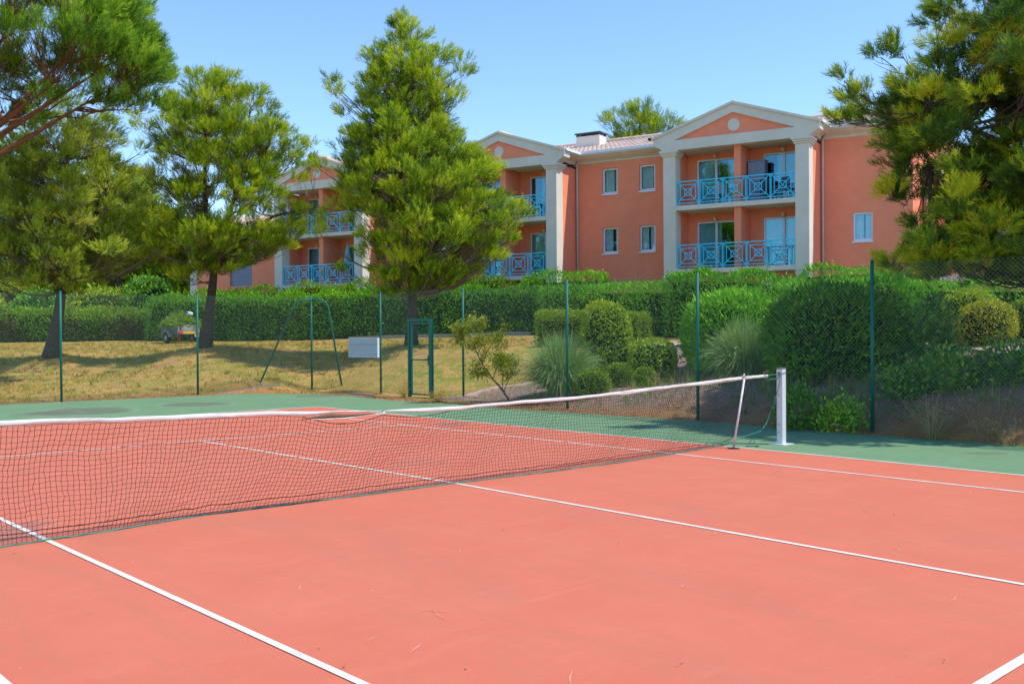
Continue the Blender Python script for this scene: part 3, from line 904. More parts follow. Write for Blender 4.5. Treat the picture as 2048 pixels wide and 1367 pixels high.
# ------------------------------------------------------------------ lower wing to the right
wing = thing('building_wing', 'lower coral wing with a tiled roof half hidden by the dark pine', 'building', tuple(B0), B_RZ)
ww = MB()
WZ = [(8.4, 10.4, 5.0, 6.55), (13.0, 13.9, 5.2, 6.4), (17.0, 18.0, 5.2, 6.4)]
shell_wall(ww, 6.65, 24.0, 1.0, 8.05, 4.5, WZ, 0.14)
quad(ww, (24, 4.5, 1), (24, 13, 1), (24, 13, 8.05), (24, 4.5, 8.05)); quad(ww, (24, 13, 1), (6.65, 13, 1), (6.65, 13, 8.05), (24, 13, 8.05))
ww.build('wall', [m_coral, m_dark], wing)
MB().box((6.7, 4.42, 3.65), (24.03, 4.52, 3.95)).build('string_course', m_cream, wing)
wr = MB(); tiled(wr, (6.62, 4.0, 8.0), (24.5, 4.0, 8.0), (6.62, 8.8, 9.3), (24.5, 8.8, 9.3)); tiled(wr, (24.5, 13.5, 8.0), (6.62, 13.5, 8.0), (24.5, 8.8, 9.3), (6.62, 8.8, 9.3))
wr.build('roof', m_tile, wing)
MB().tube([(6.80, 4.42, 8.0), (6.80, 4.42, 1.2)], 0.05, 8).build('downpipe', m_white, wing)
for k, (a, c, z0, z1) in enumerate(WZ):
    w, h = c - a, z1 - z0
    fr = frame_mesh(w - .006, h - .006, 0.07, 0.06, k == 0).build('window', m_white, wing, loc=((a + c) / 2, 4.56, z0 + .003))
    MB().box((-w / 2 + .06, 0.03, .08), (w / 2 - .06, 0.04, h - .06)).build('pane', m_glass, fr)
    if k == 0:
        mb = MB()
        for j in range(15): mb.box((-w / 2 + .08, -.02, .1 + j * .09), (w / 2 - .08, .0, .1 + j * .09 + .075))
        mb.build('shutter', m_shut, fr)
    else:
        o = curtain_mesh(w - .04, h - .02, (0, .1)).build('curtain', m_curtain, fr); o.location = (0, .16, 0)

# ------------------------------------------------------------------ things standing on the balconies
def local(s, b, z): return tuple(fac(s, b, z))
t = thing('satellite_dish', 'white satellite dish fixed at the end of the upper left balcony', 'dish', local(-24.72, 0.02, 8.08), B_RZ)
V, F = [], []
for r in range(7):
    for k in range(20):
        a = k / 20 * 2 * math.pi; rr = .36 * r / 6
        V.append((rr * math.cos(a), -.10 - .10 * (1 - (r / 6) ** 2) * -1, .22 + rr * math.sin(a)))
for r in range(6):
    for k in range(20): F.append((r * 20 + k, r * 20 + (k + 1) % 20, (r + 1) * 20 + (k + 1) % 20, (r + 1) * 20 + k))
m_dish = mat('dish_white', (0.55, 0.64, 0.70), 0.45)
MB().add(V, F, 0, True).build('reflector', m_dish, t)
MB().tube([(0, -.1, .0), (0, -.22, .02), (0, -.42, .20)], .015, 6).tube([(0, -.42, .17), (0, -.42, .25)], .035, 8).build('feed_arm', m_zinc, t)
MB().tube([(0, 0, -.95), (0, 0, .22)], .025, 8).build('mast', m_zinc, t)

t = thing('closed_parasol', 'closed turquoise parasol standing behind the lower left balcony railing', 'parasol', local(-21.0, 0.6, 4.33), B_RZ)
P = [(0, 0, z) for z in (.85, 1.0, 1.3, 1.7, 2.0, 2.15)]
MB().tube(P, [.20, .23, .20, .12, .05, .015], 12).build('canopy', mat('turquoise_cloth', (0.18, 0.50, 0.55), 0.8, var=.15, scale=9), t)
MB().tube([(0, 0, .06), (0, 0, .9)], .02, 8).build('pole', m_white, t)
MB().tube([(0, 0, 0), (0, 0, .07)], [.2, .18], 14).build('base', m_zinc, t)

t = thing('storage_cabinet', 'tall grey blue cabinet beside the dividing wall of the upper right balcony', 'cabinet', local(0.66, 1.2, 7.01), B_RZ)
m_cab = mat('grey_blue_plastic', (0.22, 0.28, 0.40), 0.5)
MB().box((-.36, -.22, .05), (.36, .22, 1.72)).build('body', m_cab, t, bevel=.02)
for s in (-1, 1): MB().box((min(s * .01, s * .34), -.245, .10), (max(s * .01, s * .34), -.222, 1.66)).build('door', m_cab, t, bevel=.008)
MB().box((-.38, -.25, 1.72), (.38, .24, 1.77)).build('top', m_cab, t, bevel=.01)

def balcony_chair(label, s, b, z, rz, material):
    t = thing('balcony_chair', label, 'chair', local(s, b, z), B_RZ + rz, 'chairs on the balconies')
    MB().box((-.23, -.22, .42), (.23, .22, .45)).build('seat', material, t, bevel=.01)
    mb = MB()
    for k in range(6): mb.box((-.22 + k * .082, .20, .46), (-.22 + k * .082 + .04, .225, .88))
    mb.box((-.23, .20, .86), (.23, .225, .92)); mb.build('backrest', material, t)
    for sx in (-.2, .2):
        for sy in (-.19, .2): MB().cyl((sx, sy, 0), (sx, sy, .42), .016, 6).build('leg', material, t)
m_chair = mat('dark_resin', (0.05, 0.06, 0.075), 0.5)
m_chair_w = mat('white_resin', (0.55, 0.58, 0.60), 0.5)
balcony_chair('dark slatted chair behind the upper right railing at the column end', 2.1, .75, 7.01, 2.6, m_chair)
balcony_chair('dark slatted chair behind the upper right railing next to the cabinet', 1.2, .62, 7.01, .5, m_chair)
balcony_chair('pale slatted chair on the upper left half of the nearest portico', -.55, .6, 7.01, 1.2, m_chair_w)
t = thing('balcony_table', 'round dark table between two chairs on the upper right balcony', 'table', local(1.65, .55, 7.01), B_RZ)
MB().tube([(0, 0, .68), (0, 0, .71)], .33, 20).build('table_top', m_chair, t)
for k in range(3):
    a = k * 2.094; MB().cyl((.25 * math.cos(a), .25 * math.sin(a), 0), (.06 * math.cos(a), .06 * math.sin(a), .69), .014, 6).build('leg', m_chair, t)
# ------------------------------------------------------------------ tennis net
def net_y(x): return 0.04 - 0.026 * x
def net_pt(px, py):
    """meet the vertical plane of the net"""
    r = ray(px, py)
    # y = .04 - .026 x
    t = (0.04 - 0.026 * CAM[0] - CAM[1]) / (r[1] + 0.026 * r[0])
    p = CAM + r * t
    return p[0], p[2]
m_tape = bpy.data.materials.new('net_tape'); m_tape.use_nodes = True
nt = m_tape.node_tree; n = nt.nodes; b = n['Principled BSDF']; b.inputs['Roughness'].default_value = 0.8
tc = n.new('ShaderNodeTexCoord'); mp = n.new('ShaderNodeMapping'); mp.inputs['Scale'].default_value = (1.6, 10, 26); nt.links.new(tc.outputs['Object'], mp.inputs[0])
tx = n.new('ShaderNodeTexNoise'); tx.inputs['Scale'].default_value = 1.5; tx.inputs['Detail'].default_value = 7; tx.inputs['Roughness'].default_value = .7; nt.links.new(mp.outputs[0], tx.inputs['Vector'])
cr = n.new('ShaderNodeValToRGB'); e = cr.color_ramp.elements
e[0].position = .36; e[0].color = (.36, .29, .26, 1); e[1].position = .54; e[1].color = (.68, .65, .60, 1)
nt.links.new(tx.outputs['Fac'], cr.inputs[0]); nt.links.new(cr.outputs[0], b.inputs['Base Color'])
m_tape_in = mat('tape_lining', (0.16, 0.085, 0.05), 0.85, var=.3, scale=8)
m_string = mat('net_string', (0.016, 0.017, 0.02), 0.7)
m_cord = mat('green_cord', (0.02, 0.23, 0.17), 0.6, var=.3, scale=6)

net = thing('tennis_net', 'black tennis net with a worn white top band sagging across the red court', 'tennis net', (0, 0, 0))
band_px = [(-250, 850), (0, 846), (120, 841.5), (240, 839.5), (400, 832.5), (540, 827), (620, 826.5), (690, 824.5), (765, 824), (830, 820), (920, 815.5), (1040, 804), (1135, 797), (1200, 791), (1300, 778), (1400, 767), (1485, 755), (1545, 751)]
bx = np.array([net_pt(*q)[0] for q in band_px]); bz = np.array([net_pt(*q)[1] for q in band_px])
bx = np.concatenate([[-6.3], bx]); bz = np.concatenate([[1.05], bz])
o_ = np.argsort(bx); bx, bz = bx[o_], bz[o_]
def band_z(x): return np.interp(x, bx, bz)
# two lengths of tape, worn thin and limp where they meet in the middle
xL = net_pt(602, 826)[0]; xM = net_pt(662, 822)[0]; xT = net_pt(765, 824)[0]; xR = net_pt(850, 819)[0]; xE = net_pt(1535, 751)[0]; xS = net_pt(1485, 755)[0]
def half_h(x):
    return np.interp(x, [xL, xM, xT - .05, xT + .05, xR], [.0225, .008, .0045, .0045, .0225])
def tape(x0, x1, fat, wob, n, seed=1):
    rng = np.random.default_rng(seed)
    xs = np.linspace(x0, x1, n); V = []; F = []
    hh = half_h(xs) * (1 + fat * (np.interp(xs, np.linspace(x0, x1, 16), rng.random(16)) - .5) * .5)
    tw = wob * np.interp(xs, np.linspace(x0, x1, 18), rng.normal(size=18))
    sag = .002 * np.interp(xs, np.linspace(x0, x1, 30), rng.normal(size=30))
    prof = [(-.009, -1.0), (-.014, -.4), (-.015, .3), (-.008, .9), (.002, 1.0), (.010, .7), (.014, .1), (.011, -.6), (.005, -1.0)]
    for x, h, t, sg in zip(xs, hh, tw, sag):
        zc = band_z(x) + sg + (.0225 - h) * .8; yc = net_y(x); wd = min(1, h / .012)
        for dy, dz in prof:
            y = dy * wd; z = dz * h
            V.append((x, yc + y * math.cos(t) - z * math.sin(t), zc + y * math.sin(t) + z * math.cos(t)))
    k = len(prof)
    for i in range(n - 1):
        for j in range(k): F.append((i * k + j, i * k + (j + 1) % k, (i + 1) * k + (j + 1) % k, (i + 1) * k + j))
    F += [tuple(range(k))[::-1], tuple((n - 1) * k + j for j in range(k))]
    return V, F
mb = MB(); mb.add(*tape(-6.30, xT - .01, .6, .07, 190, seed=2), 0, True); mb.build('top_band', m_tape, net)
mb = MB(); mb.add(*tape(xT + .01, xS, .9, .12, 170, seed=5), 0, True); mb.add(*tape(xS + .01, xE, .3, .05, 20, seed=8), 0, True); mb.build('top_band', m_tape, net)
# the torn tape hangs open here: brown lining between its two white edges
def net_strip(top, bot, dy, material, name, n=26):
    pa = np.linspace(top[0][0], top[-1][0], n); V = []
    for i, px in enumerate(pa):
        ya = np.interp(px, [q[0] for q in top], [q[1] for q in top]); yb = np.interp(px, [q[0] for q in bot], [q[1] for q in bot])
        for y, d in ((ya, dy), ((ya + yb) / 2, dy - .010), (yb, dy)):
            x, z = net_pt(px, y); V.append((x, net_y(x) + d, z))
    F = [(i * 3 + j, i * 3 + j + 1, (i + 1) * 3 + j + 1, (i + 1) * 3 + j) for i in range(n - 1) for j in range(2)]
    o = MB().add(V, F, 0, True).build(name, material, net)
    so = o.modifiers.new('thickness', 'SOLIDIFY'); so.thickness = .002
    return o
net_strip([(600, 837.5), (636, 829.5), (660, 826), (690, 827.5), (720, 826.5), (748, 825.2)], [(600, 838.5), (640, 837), (690, 834.5), (725, 829.8), (748, 826.2)], -.022, m_tape_in, 'loose_lining')
net_strip([(618, 837.2), (650, 836.2), (690, 834.2), (725, 829.5), (766, 825)], [(618, 839.2), (650, 839), (690, 837), (725, 832), (766, 827)], -.024, m_tape, 'loose_band')
MB().tube([(xT - .03, net_y(xT) - .02, band_z(xT) - .03), (xT, net_y(xT) - .03, band_z(xT) - .008), (xT + .03, net_y(xT) - .02, band_z(xT) - .02)], [.008, .018, .007], 8).build('centre_knot', m_tape, net)

# the mesh itself
bot_px = [(-200, 1128), (0, 1095), (100, 1081), (250, 1058), (400, 1032), (600, 1007), (760, 987), (910, 967), (1100, 944), (1250, 924), (1359, 906.5), (1440, 893), (1470, 886)]
bg = np.array([gp(*q) for q in bot_px])
cxs = np.concatenate([[-6.3], bg[:, 0], [5.75]]); cys = np.concatenate([[.36], bg[:, 1], [.20]]); czs = np.concatenate([[.02] * (len(bg) - 0), [.07], [.28]])[:len(cxs)]
czs = np.full(len(cxs), 0.015); czs[-1] = .30; czs[-2] = .05
def smooth(x): return x * x * (3 - 2 * x)
ncol, nrow = 285, 23
xs = np.linspace(-6.3, 5.85, ncol)
UU = np.linspace(0, 1, nrow)
rng = np.random.default_rng(4)
def slow(amp, k, phase): return amp * np.sin(xs * k + phase)
top_drop = np.zeros(ncol)
xa, xb, xc = net_pt(605, 830)[0], xT, net_pt(900, 818)[0]
top_drop += np.where((xs > xa) & (xs < xb), .085 * np.sin(np.pi * np.clip((xs - xa) / (xb - xa), 0, 1)) ** 1.0, 0)
top_drop += np.where((xs > xb) & (xs < xc), .040 * np.sin(np.pi * np.clip((xs - xb) / (xc - xb), 0, 1)), 0)
TOPZ = band_z(xs) - .028 - top_drop
NODE = np.zeros((nrow, ncol, 3))
right = smooth(np.clip((xs - 3.4) / 2.2, 0, 1))
bshift = .10 * np.sin(xs * .9 + .4) - .28 * right
for r, u in enumerate(UU):
    uu = u ** (1 - .12 * right)
    bxs = xs + bshift
    yb = np.interp(bxs, cxs, cys); zb = np.interp(bxs, cxs, czs)
    x = xs + bshift * u ** 1.3 + .020 * np.sin(xs * 2.1 + u * 3.3) * np.sin(math.pi * u) + .030 * np.sin(xs * 5.2 + 1.5 * u + .6) * u * (1 - u * .3)
    y = net_y(xs) * (1 - u) + yb * u + (.05 * np.sin(xs * 1.3 + 2 * u) + .03 * np.sin(xs * 3.1 + u * 5 + 1)) * np.sin(math.pi * u)
    # the last rows lie loose on the ground
    z = TOPZ * (1 - uu) + zb * uu + .012 * np.sin(xs * 3.7 + u * 4) * np.sin(math.pi * u) + .010 * np.sin(xs * 9 + 1.3) * np.sin(math.pi * u)
    z = z - right * .10 * np.sin(math.pi * u) * (1 - .5 * right)
    y = y + .05 * np.clip((u - .9) / .1, 0, 1) * 0
    NODE[r, :, 0] = x; NODE[r, :, 1] = y; NODE[r, :, 2] = np.maximum(z, .012)
NODE += rng.normal(scale=.0035, size=NODE.shape)
NODE[..., 2] = np.maximum(NODE[..., 2], .012)
def strings(P, Q, r):
    """three sided strings from each P to each Q"""
    d = nrm(Q - P); ref = np.tile([0.3, 1.0, 0.2], (len(P), 1)); s = nrm(np.cross(d, ref)); t = np.cross(s, d)
    V = []
    c3 = [(math.cos(a), math.sin(a)) for a in (0.3, 0.3 + 2.094, 0.3 + 4.189)]
    ring = lambda X: [X + r * (a * s + b * t) for a, b in c3]
    A, B = ring(P), ring(Q)
    out = []
    for k in range(3):
        k2 = (k + 1) % 3
        out.append(np.stack([A[k], A[k2], B[k2], B[k]], 1).reshape(-1, 3))
    return np.concatenate(out)
torn = np.ones((nrow, ncol), bool)
ok = lambda r, c: True
h0 = NODE[:, :-1].reshape(-1, 3); h1 = NODE[:, 1:].reshape(-1, 3)
v0 = NODE[:-1].reshape(-1, 3); v1 = NODE[1:].reshape(-1, 3)
# ragged right end: beyond the stick only bits of the net are left
kh = ~((h0[:, 0] > 5.52) & (rng.random(len(h0)) < .45)); kv = ~((v0[:, 0] > 5.55) & (rng.random(len(v0)) < .75))
big_mesh('netting', [(strings(h0[kh], h1[kh], .0023), 4, 0, 0), (strings(v0[kv], v1[kv], .0023), 4, 0, 0)], m_string, net)
# knots
kn = NODE.reshape(-1, 3)
# bottom cord
MB().tube(NODE[-1, ::2] + np.array([0, -.004, -.004]), .0075, 6).build('bottom_cord', m_cord, net)
MB().tube(NODE[-3, ::2] + np.array([0, .003, -.002]), .0045, 5).build('lower_line', m_string, net)
mb = MB()
tp = np.stack([xs, net_y(xs), TOPZ], 1)[(xs > xa - .02) & (xs < xc + .02)]
mb.tube(tp, .004, 5); mb.build('top_line', m_string, net)

# posts
m_post = mat('white_post', (0.66, 0.66, 0.68), 0.35, spec=.5, var=.04, scale=5)
m_post_cap = mat('grey_cap', (0.25, 0.26, 0.28), 0.5)
m_rust = mat('rusty_winch', (0.20, 0.10, 0.08), 0.7, var=.3, scale=20)
def net_post(x, y, label):
    t = thing('net_post', label, 'net post', (x, y, 0), -.03, 'net posts')
    MB().box((-.05, -.05, .012), (.05, .05, 1.135)).build('post', m_post, t, bevel=.006)
    MB().box((-.052, -.052, 1.135), (.052, .052, 1.15)).build('cap', m_post_cap, t, bevel=.003)
    MB().box((-.14, -.13, .0), (.14, .13, .014)).build('base_plate', m_post, t, bevel=.003)
    sg = -1 if x > 0 else 1
    mb = MB()
    for z in (.30, .74, 1.03, .18): mb.cyl((sg * .05, .01, z), (sg * .056, .01, z), .009, 8)
    mb.build('bolt', m_rust, t)
    MB().tube([(sg * .05, .0, 1.07), (sg * .06, .0, 1.07)], [.026, .026], 12).build('pulley', m_rust, t)
    return t
PB = gp(1563, 888)
net_post(PB[0], PB[1], 'square white net post on a base plate with a green rope tied round its top')
net_post(-6.42, .22, 'square white net post at the far left end of the net')

# green rope tied round the post and hanging down to the bottom of the net
ptop = np.array([PB[0], PB[1], 1.07])
mb = MB()
bp = np.array([xE + .02, net_y(xE), band_z(xE)])
mb.tube([bp + (-.12, -.01, .015), bp + (-.05, -.015, -.005), bp + (.0, -.01, .01), ptop + (-.055, -.054, .0), ptop + (.0, -.056, .012), ptop + (.055, -.054, .012), ptop + (.055, .054, .0), ptop + (-.054, .054, -.01), bp], .006, 6)
mb.tube([bp + (-.09, -.01, -.03), bp + (-.02, -.02, -.06), ptop + (-.056, -.03, -.05), ptop + (-.056, .01, .0)], .005, 6)
mb.tube([bp + (.0, -.01, 0), bp + (.03, -.015, -.04), ptop + (-.06, -.03, -.085)], .004, 6)
q = [ptop + (-.065, -.02, -.10), ptop + (-.09, 0, -.25), ptop + (-.15, .03, -.45)]
e0 = np.array(at(1521, 862, np.dot(np.array([5.75, .1, .2]) - CAM, FWD))); e1 = np.array(at(1500, 868.5, np.dot(np.array([5.6, .15, .2]) - CAM, FWD)))
q += [at(1542, 820, 15.35), at(1533, 846, 15.3), e0, e1, NODE[-1, -6]]
Q = np.array(q, float); tq = np.linspace(0, len(Q) - 1, 40)
mb.tube(np.stack([np.interp(tq, range(len(Q)), Q[:, k]) for k in range(3)], 1), .0065, 6)
mb.build('tie_rope', m_cord, net)

# the leaning singles stick
sb = gp(1467, 897); st_top = np.array([xS, net_y(xS) - .03, band_z(xS) - .02])
t = thing('singles_stick', 'thin leaning white stick on a black rubber foot propping up the net band', 'net stick', tuple(sb))
tl = st_top - sb
MB().tube([(0, 0, .01), tuple(tl)], [.016, .015], 10).build('rod', mat('scuffed_white', (0.72, 0.67, 0.62), 0.6, var=.2, scale=14), t)
MB().tube([(0, 0, .004), (0, 0, .010), (0, 0, .018)], [.095, .095, .05], 20).build('foot', mat('black_rubber', (0.015, 0.013, 0.013), 0.8), t)
MB().tube([tuple(tl + (-.03, 0, .03)), tuple(tl + (0, 0, .075)), tuple(tl + (.03, 0, .03))], .010, 6).build('hook', m_tape, t)

# a bit of dark string lying by the stick
p = gp(1505, 893)
mb = MB(); mb.tube([p + np.array(v) for v in ((-.10, .05, .012), (0, .02, .012), (.05, -.03, .012), (.04, -.09, .012), (-.03, -.07, .012))], .005, 5)
tag(mb.build('loose_cord', m_string), 'short dark bit of cord lying on the green surface beside the stick foot', 'cord')

# ------------------------------------------------------------------ chain link fence
m_fpost = mat('green_post', (0.006, 0.135, 0.095), 0.45, spec=.35, var=.12, scale=9)
m_wire = mat('green_wire', (0.13, 0.205, 0.165), 0.5)
F = [np.array([p[0], p[1], 0.0]) for p in FENCE]
for p in F: p[2] = zt(p[0], p[1])
back_l0 = np.array([-2.05, 18.25, 0.0]); back_l1 = np.array([-5.8, 18.3, 0.0])
side_r = [np.array([8.62, -4.1, 0.0]), np.array([8.65, -7.8, 0.0])]
PH = 2.88
def chain_panel(name, a, b, z0a, z0b, z1a, z1b, parent, cell=0.055):
    """two crossed families of wires filling the bay from a to b"""
    a = np.array(a, float); b = np.array(b, float)
    L = np.linalg.norm((b - a)[:2]); H = max(z1a - z0a, z1b - z0b)
    e = (b - a)[:2] / L; nn = np.array([-e[1], e[0]])
    step = cell * math.sqrt(2) * .92
    out = []
    for sg in (1, -1):
        c = np.arange(-H, L + H, step)
        u0 = c if sg > 0 else c; u1 = c + sg * H
        # clip to 0..L
        P, Q = [], []
        for x0, x1 in zip(u0, u1):
            lo, hi = (0.0, 1.0)
            d = x1 - x0
            ta, tb = (0 - x0) / d, (L - x0) / d
            lo = max(lo, min(ta, tb)); hi = min(hi, max(ta, tb))
            if hi - lo < .01: continue
            ua, ub = x0 + d * lo, x0 + d * hi
            for (uu, tt, lst) in ((ua, lo, P), (ub, hi, Q)):
                k = uu / L
                zz = (z0a * (1 - k) + z0b * k) * (1 - tt) + (z1a * (1 - k) + z1b * k) * tt
                xy = a[:2] + e * uu + nn * .003 * sg
                lst.append((xy[0], xy[1], zz))
        out.append((strings(np.array(P), np.array(Q), .0019), 4, 0, 0))
    o = big_mesh(name, out, m_wire, parent)
    return o
def post(mb_parent, p, h=PH, r=.030, top=True):
    mb = MB(); mb.tube([(p[0], p[1], p[2] - .1), (p[0], p[1], p[2] + h)], r, 10)
    mb.tube([(p[0], p[1], p[2] + h), (p[0], p[1], p[2] + h + .02)], [r * 1.15, r * .6], 10)
    return mb.build('post', m_fpost, mb_parent)
def wires(parent, pts, hs):
    mb = MB()
    for h in hs: mb.tube([p + np.array([0, 0, h]) for p in pts], .0028, 4)
    mb.build('tension_wire', m_fpost, parent)

fb = thing('chain_link_fence', 'green chain link fence along the back of the court in front of the lawn', 'fence')
bk = [back_l1, back_l0, F[0], F[1], F[2]]
MH = 2.80
for p, q in zip(bk[:-1], bk[1:]): chain_panel('mesh_panel', p, q, p[2] + .03, q[2] + .03, p[2] + MH, q[2] + MH, fb)
for p in bk[:-1]: post(fb, p)
wires(fb, bk, (.06, 1.4, MH))
fs = thing('chain_link_fence', 'green chain link fence along the right side of the court with gate and braced corner', 'fence')
GP0, GP1 = F[4], F[5]
sd_ = [F[2], F[3], F[4]]
for p, q in zip(sd_[:-1], sd_[1:]): chain_panel('mesh_panel', p, q, p[2] + .03, q[2] + .03, p[2] + MH, q[2] + MH, fs)
GH = 2.02
chain_panel('mesh_panel', F[4], F[5], F[4][2] + GH + .06, F[5][2] + GH + .06, F[4][2] + MH, F[5][2] + MH, fs)
sd2 = [F[5], F[6], F[7], F[8], F[9]] + side_r
for p, q in zip(sd2[:-1], sd2[1:]): chain_panel('mesh_panel', p, q, p[2] + .03, q[2] + .03, p[2] + MH, q[2] + MH, fs)
for p in [F[2], F[3], F[6], F[7], F[8], F[9]] + side_r: post(fs, p)
wires(fs, sd_ + [F[5]] + sd2[1:], (MH,))
wires(fs, sd_, (.06, 1.4)); wires(fs, sd2, (.06, 1.4))
# bent brace tubes of the corner post
ct = F[2]
for foot, other in ((gp(520, 782), F[1]), (gp(684, 780), F[3])):
    foot = np.array([foot[0], foot[1], zt(foot[0], foot[1])])
    d = (foot - ct); d[2] = 0; L = np.linalg.norm(d); d /= L
    P = [ct + np.array([0, 0, PH - .14]), ct + d * .30 + np.array([0, 0, PH - .14]), ct + d * .42 + np.array([0, 0, PH - .20]), ct + d * .52 + np.array([0, 0, PH - .36]), foot + np.array([0, 0, -.05])]
    MB().tube(P, .028, 10).build('brace', m_fpost, fs)

# gate
g0, g1 = F[4], F[5]
gd = (g1 - g0)[:2]; gl = np.linalg.norm(gd); ga = math.atan2(gd[1], gd[0])
gt = thing('fence_gate', 'narrow green metal gate with a middle bar and lock set into the side fence', 'gate', tuple(g0), ga)
mb = MB(); t_ = .075
mb.box((-t_ / 2, -t_ / 2, -.05), (t_ / 2, t_ / 2, GH)); mb.box((gl - t_ / 2, -t_ / 2, -.05), (gl + t_ / 2, t_ / 2, GH)); mb.box((-t_ / 2 - .01, -t_ / 2 - .002, GH), (gl + t_ / 2 + .01, t_ / 2 + .002, GH + .07))
mb.build('gate_frame', m_fpost, gt)
mb = MB()
lx0, lx1 = t_ / 2 + .02, gl - t_ / 2 - .02
mb.box((lx0, -.022, .06), (lx0 + .045, .022, GH - .03)); mb.box((lx1 - .045, -.022, .06), (lx1, .022, GH - .03))
mb.box((lx0 + .045, -.021, GH - .075), (lx1 - .045, .021, GH - .03)); mb.box((lx0 + .045, -.021, .06), (lx1 - .045, .021, .10)); mb.box((lx0 + .045, -.018, .98), (lx1 - .045, .018, 1.015))
lf = mb.build('gate_leaf', m_fpost, gt)
P, Q = [], []
for x in np.arange(lx0 + .07, lx1 - .05, .045): P.append((x, .004, .09)); Q.append((x, .004, GH - .05))
for z in np.arange(.15, GH - .08, .2): P.append((lx0 + .04, -.004, z)); Q.append((lx1 - .04, -.004, z))
big_mesh('wire_grid', [(strings(np.array(P), np.array(Q), .0032), 4, 0, 0)], m_fpost, lf)
mb = MB(); mb.box((lx1 - .07, -.04, .86), (lx1 + .02, .04, 1.12)); mb.tube([(lx1 - .03, -.04, 1.02), (lx1 - .03, -.09, 1.02), (lx1 - .13, -.09, 1.02)], .011, 8)
mb.build('lock', mat('dark_lock', (0.01, 0.10, 0.085), .4), lf)

# blank white board on the fence, near the corner post
sdv = (F[3] - F[2])[:2]; sl = np.linalg.norm(sdv); sdv /= sl
def side_u(px):
    # distance along the fence from the corner where a sight line crosses it
    r = ray(px, 700)[:2]; A = np.array([[r[0], -sdv[0]], [r[1], -sdv[1]]]); s = np.linalg.solve(A, F[2][:2] - CAM[:2]); return s[1], s[0]
u0, d0 = side_u(697); u1, d1 = side_u(753)
zt1 = CAM[2] + ((H0 / 2 - 677) / FPX * UP[2] + FWD[2]) * d0; zb1 = CAM[2] + ((H0 / 2 - 713) / FPX * UP[2] + FWD[2]) * d0
xy = F[2][:2] + sdv * u0
bo = thing('notice_board', 'blank white rectangular board hung on the side fence beside the braced corner', 'sign', (xy[0], xy[1], zb1 + .04), math.atan2(sdv[1], sdv[0]))
hw = u1 - u0; hh = zt1 - zb1
m_board = mat('white_board', (0.56, 0.64, 0.68), 0.5, var=.05)
MB().box((0, .03, 0), (hw, .045, hh)).build('panel', m_board, bo)
mb = MB()
for a, c in (((-.02, .02, -.02), (.0, .07, hh + .02)), ((hw, .02, -.02), (hw + .025, .09, hh + .02)), ((0, .02, -.02), (hw, .07, .0)), ((0, .02, hh), (hw, .07, hh + .02))): mb.box(a, c)
mb.build('frame', m_white, bo)
# ------------------------------------------------------------------ plants
m_bark = mat('pine_bark', (0.085, 0.062, 0.050), 0.9, spec=.1, var=.35, scale=9, bump=.8, bump_scale=22)
m_bark_red = mat('red_pine_bark', (0.20, 0.085, 0.050), 0.9, spec=.1, var=.35, scale=9, bump=.8, bump_scale=22)
m_twig = mat('grey_twig', (0.20, 0.155, 0.12), 0.9, spec=.1)
m_core = mat('light_blocking_core', (0.022, 0.045, 0.010), 0.95, spec=.05)  # dark tone of the cores added inside hedges and bushes to stop light
PINE_A = leaf_mat('aleppo_needles', [(0, (0.0443, 0.1110, 0.0182)), (.35, (0.1510, 0.2624, 0.0182)), (.7, (0.3725, 0.5146, 0.0182)), (1, (0.6645, 0.7200, 0.0365))], .6, .3, .15)
PINE_G = leaf_mat('dusty_needles', [(0, (0.1287, 0.1801, 0.0309)), (.4, (0.3347, 0.4215, 0.0481)), (.75, (0.5148, 0.6830, 0.0447)), (1, (0.7200, 0.7200, 0.1287))], .6, .3, .15)
PINE_U = leaf_mat('umbrella_needles', [(0, (0.0421, 0.1013, 0.0169)), (.4, (0.1350, 0.2700, 0.0203)), (.75, (0.2616, 0.4556, 0.0252)), (1, (0.4219, 0.6075, 0.0371))], .6, .28, .15)
PINE_D = leaf_mat('dark_needles', [(0, (0.0585, 0.1391, 0.0302)), (.45, (0.1521, 0.2961, 0.0302)), (.8, (0.4973, 0.6348, 0.0252)), (1, (0.6600, 0.6600, 0.0353))], .6, .28, .15)
LAUREL = leaf_mat('laurel_leaf', [(0, (0.0434, 0.1418, 0.0120)), (.5, (0.1480, 0.3878, 0.0179)), (1, (0.3354, 0.6808, 0.0329))], .5, .25, .22)
LAUREL_Y = leaf_mat('yellowish_laurel_leaf', [(0, (0.0480, 0.1200, 0.0072)), (.5, (0.1500, 0.3120, 0.0120)), (1, (0.3360, 0.5280, 0.0240))], .5, .25, .22)
OLEANDER = leaf_mat('oleander_leaf', [(0, (0.0439, 0.1637, 0.0098)), (.5, (0.1597, 0.4522, 0.0164)), (1, (0.3593, 0.7128, 0.0262))], .5, .25, .22)
DARKLEAF = leaf_mat('dark_shrub_leaf', [(0, (0.0440, 0.1379, 0.0323)), (.6, (0.1417, 0.3774, 0.0370)), (1, (0.4096, 0.6562, 0.0416))], .5, .22, .22)
BOX = leaf_mat('box_leaf', [(0, (0.0850, 0.1518, 0.0101)), (.5, (0.2339, 0.3566, 0.0127)), (1, (0.4534, 0.5768, 0.0253))], .5, .25, .2)
DEAD = leaf_mat('dead_leaf', [(0, (0.05, 0.035, 0.015)), (.6, (0.12, 0.085, 0.035)), (1, (0.22, 0.15, 0.07))], .8, .1, .1)
GOLD = leaf_mat('golden_leaf', [(0, (0.1595, 0.1920, 0.0130)), (.5, (0.3770, 0.4160, 0.0182)), (1, (0.6090, 0.5760, 0.0325))], .45, .25)
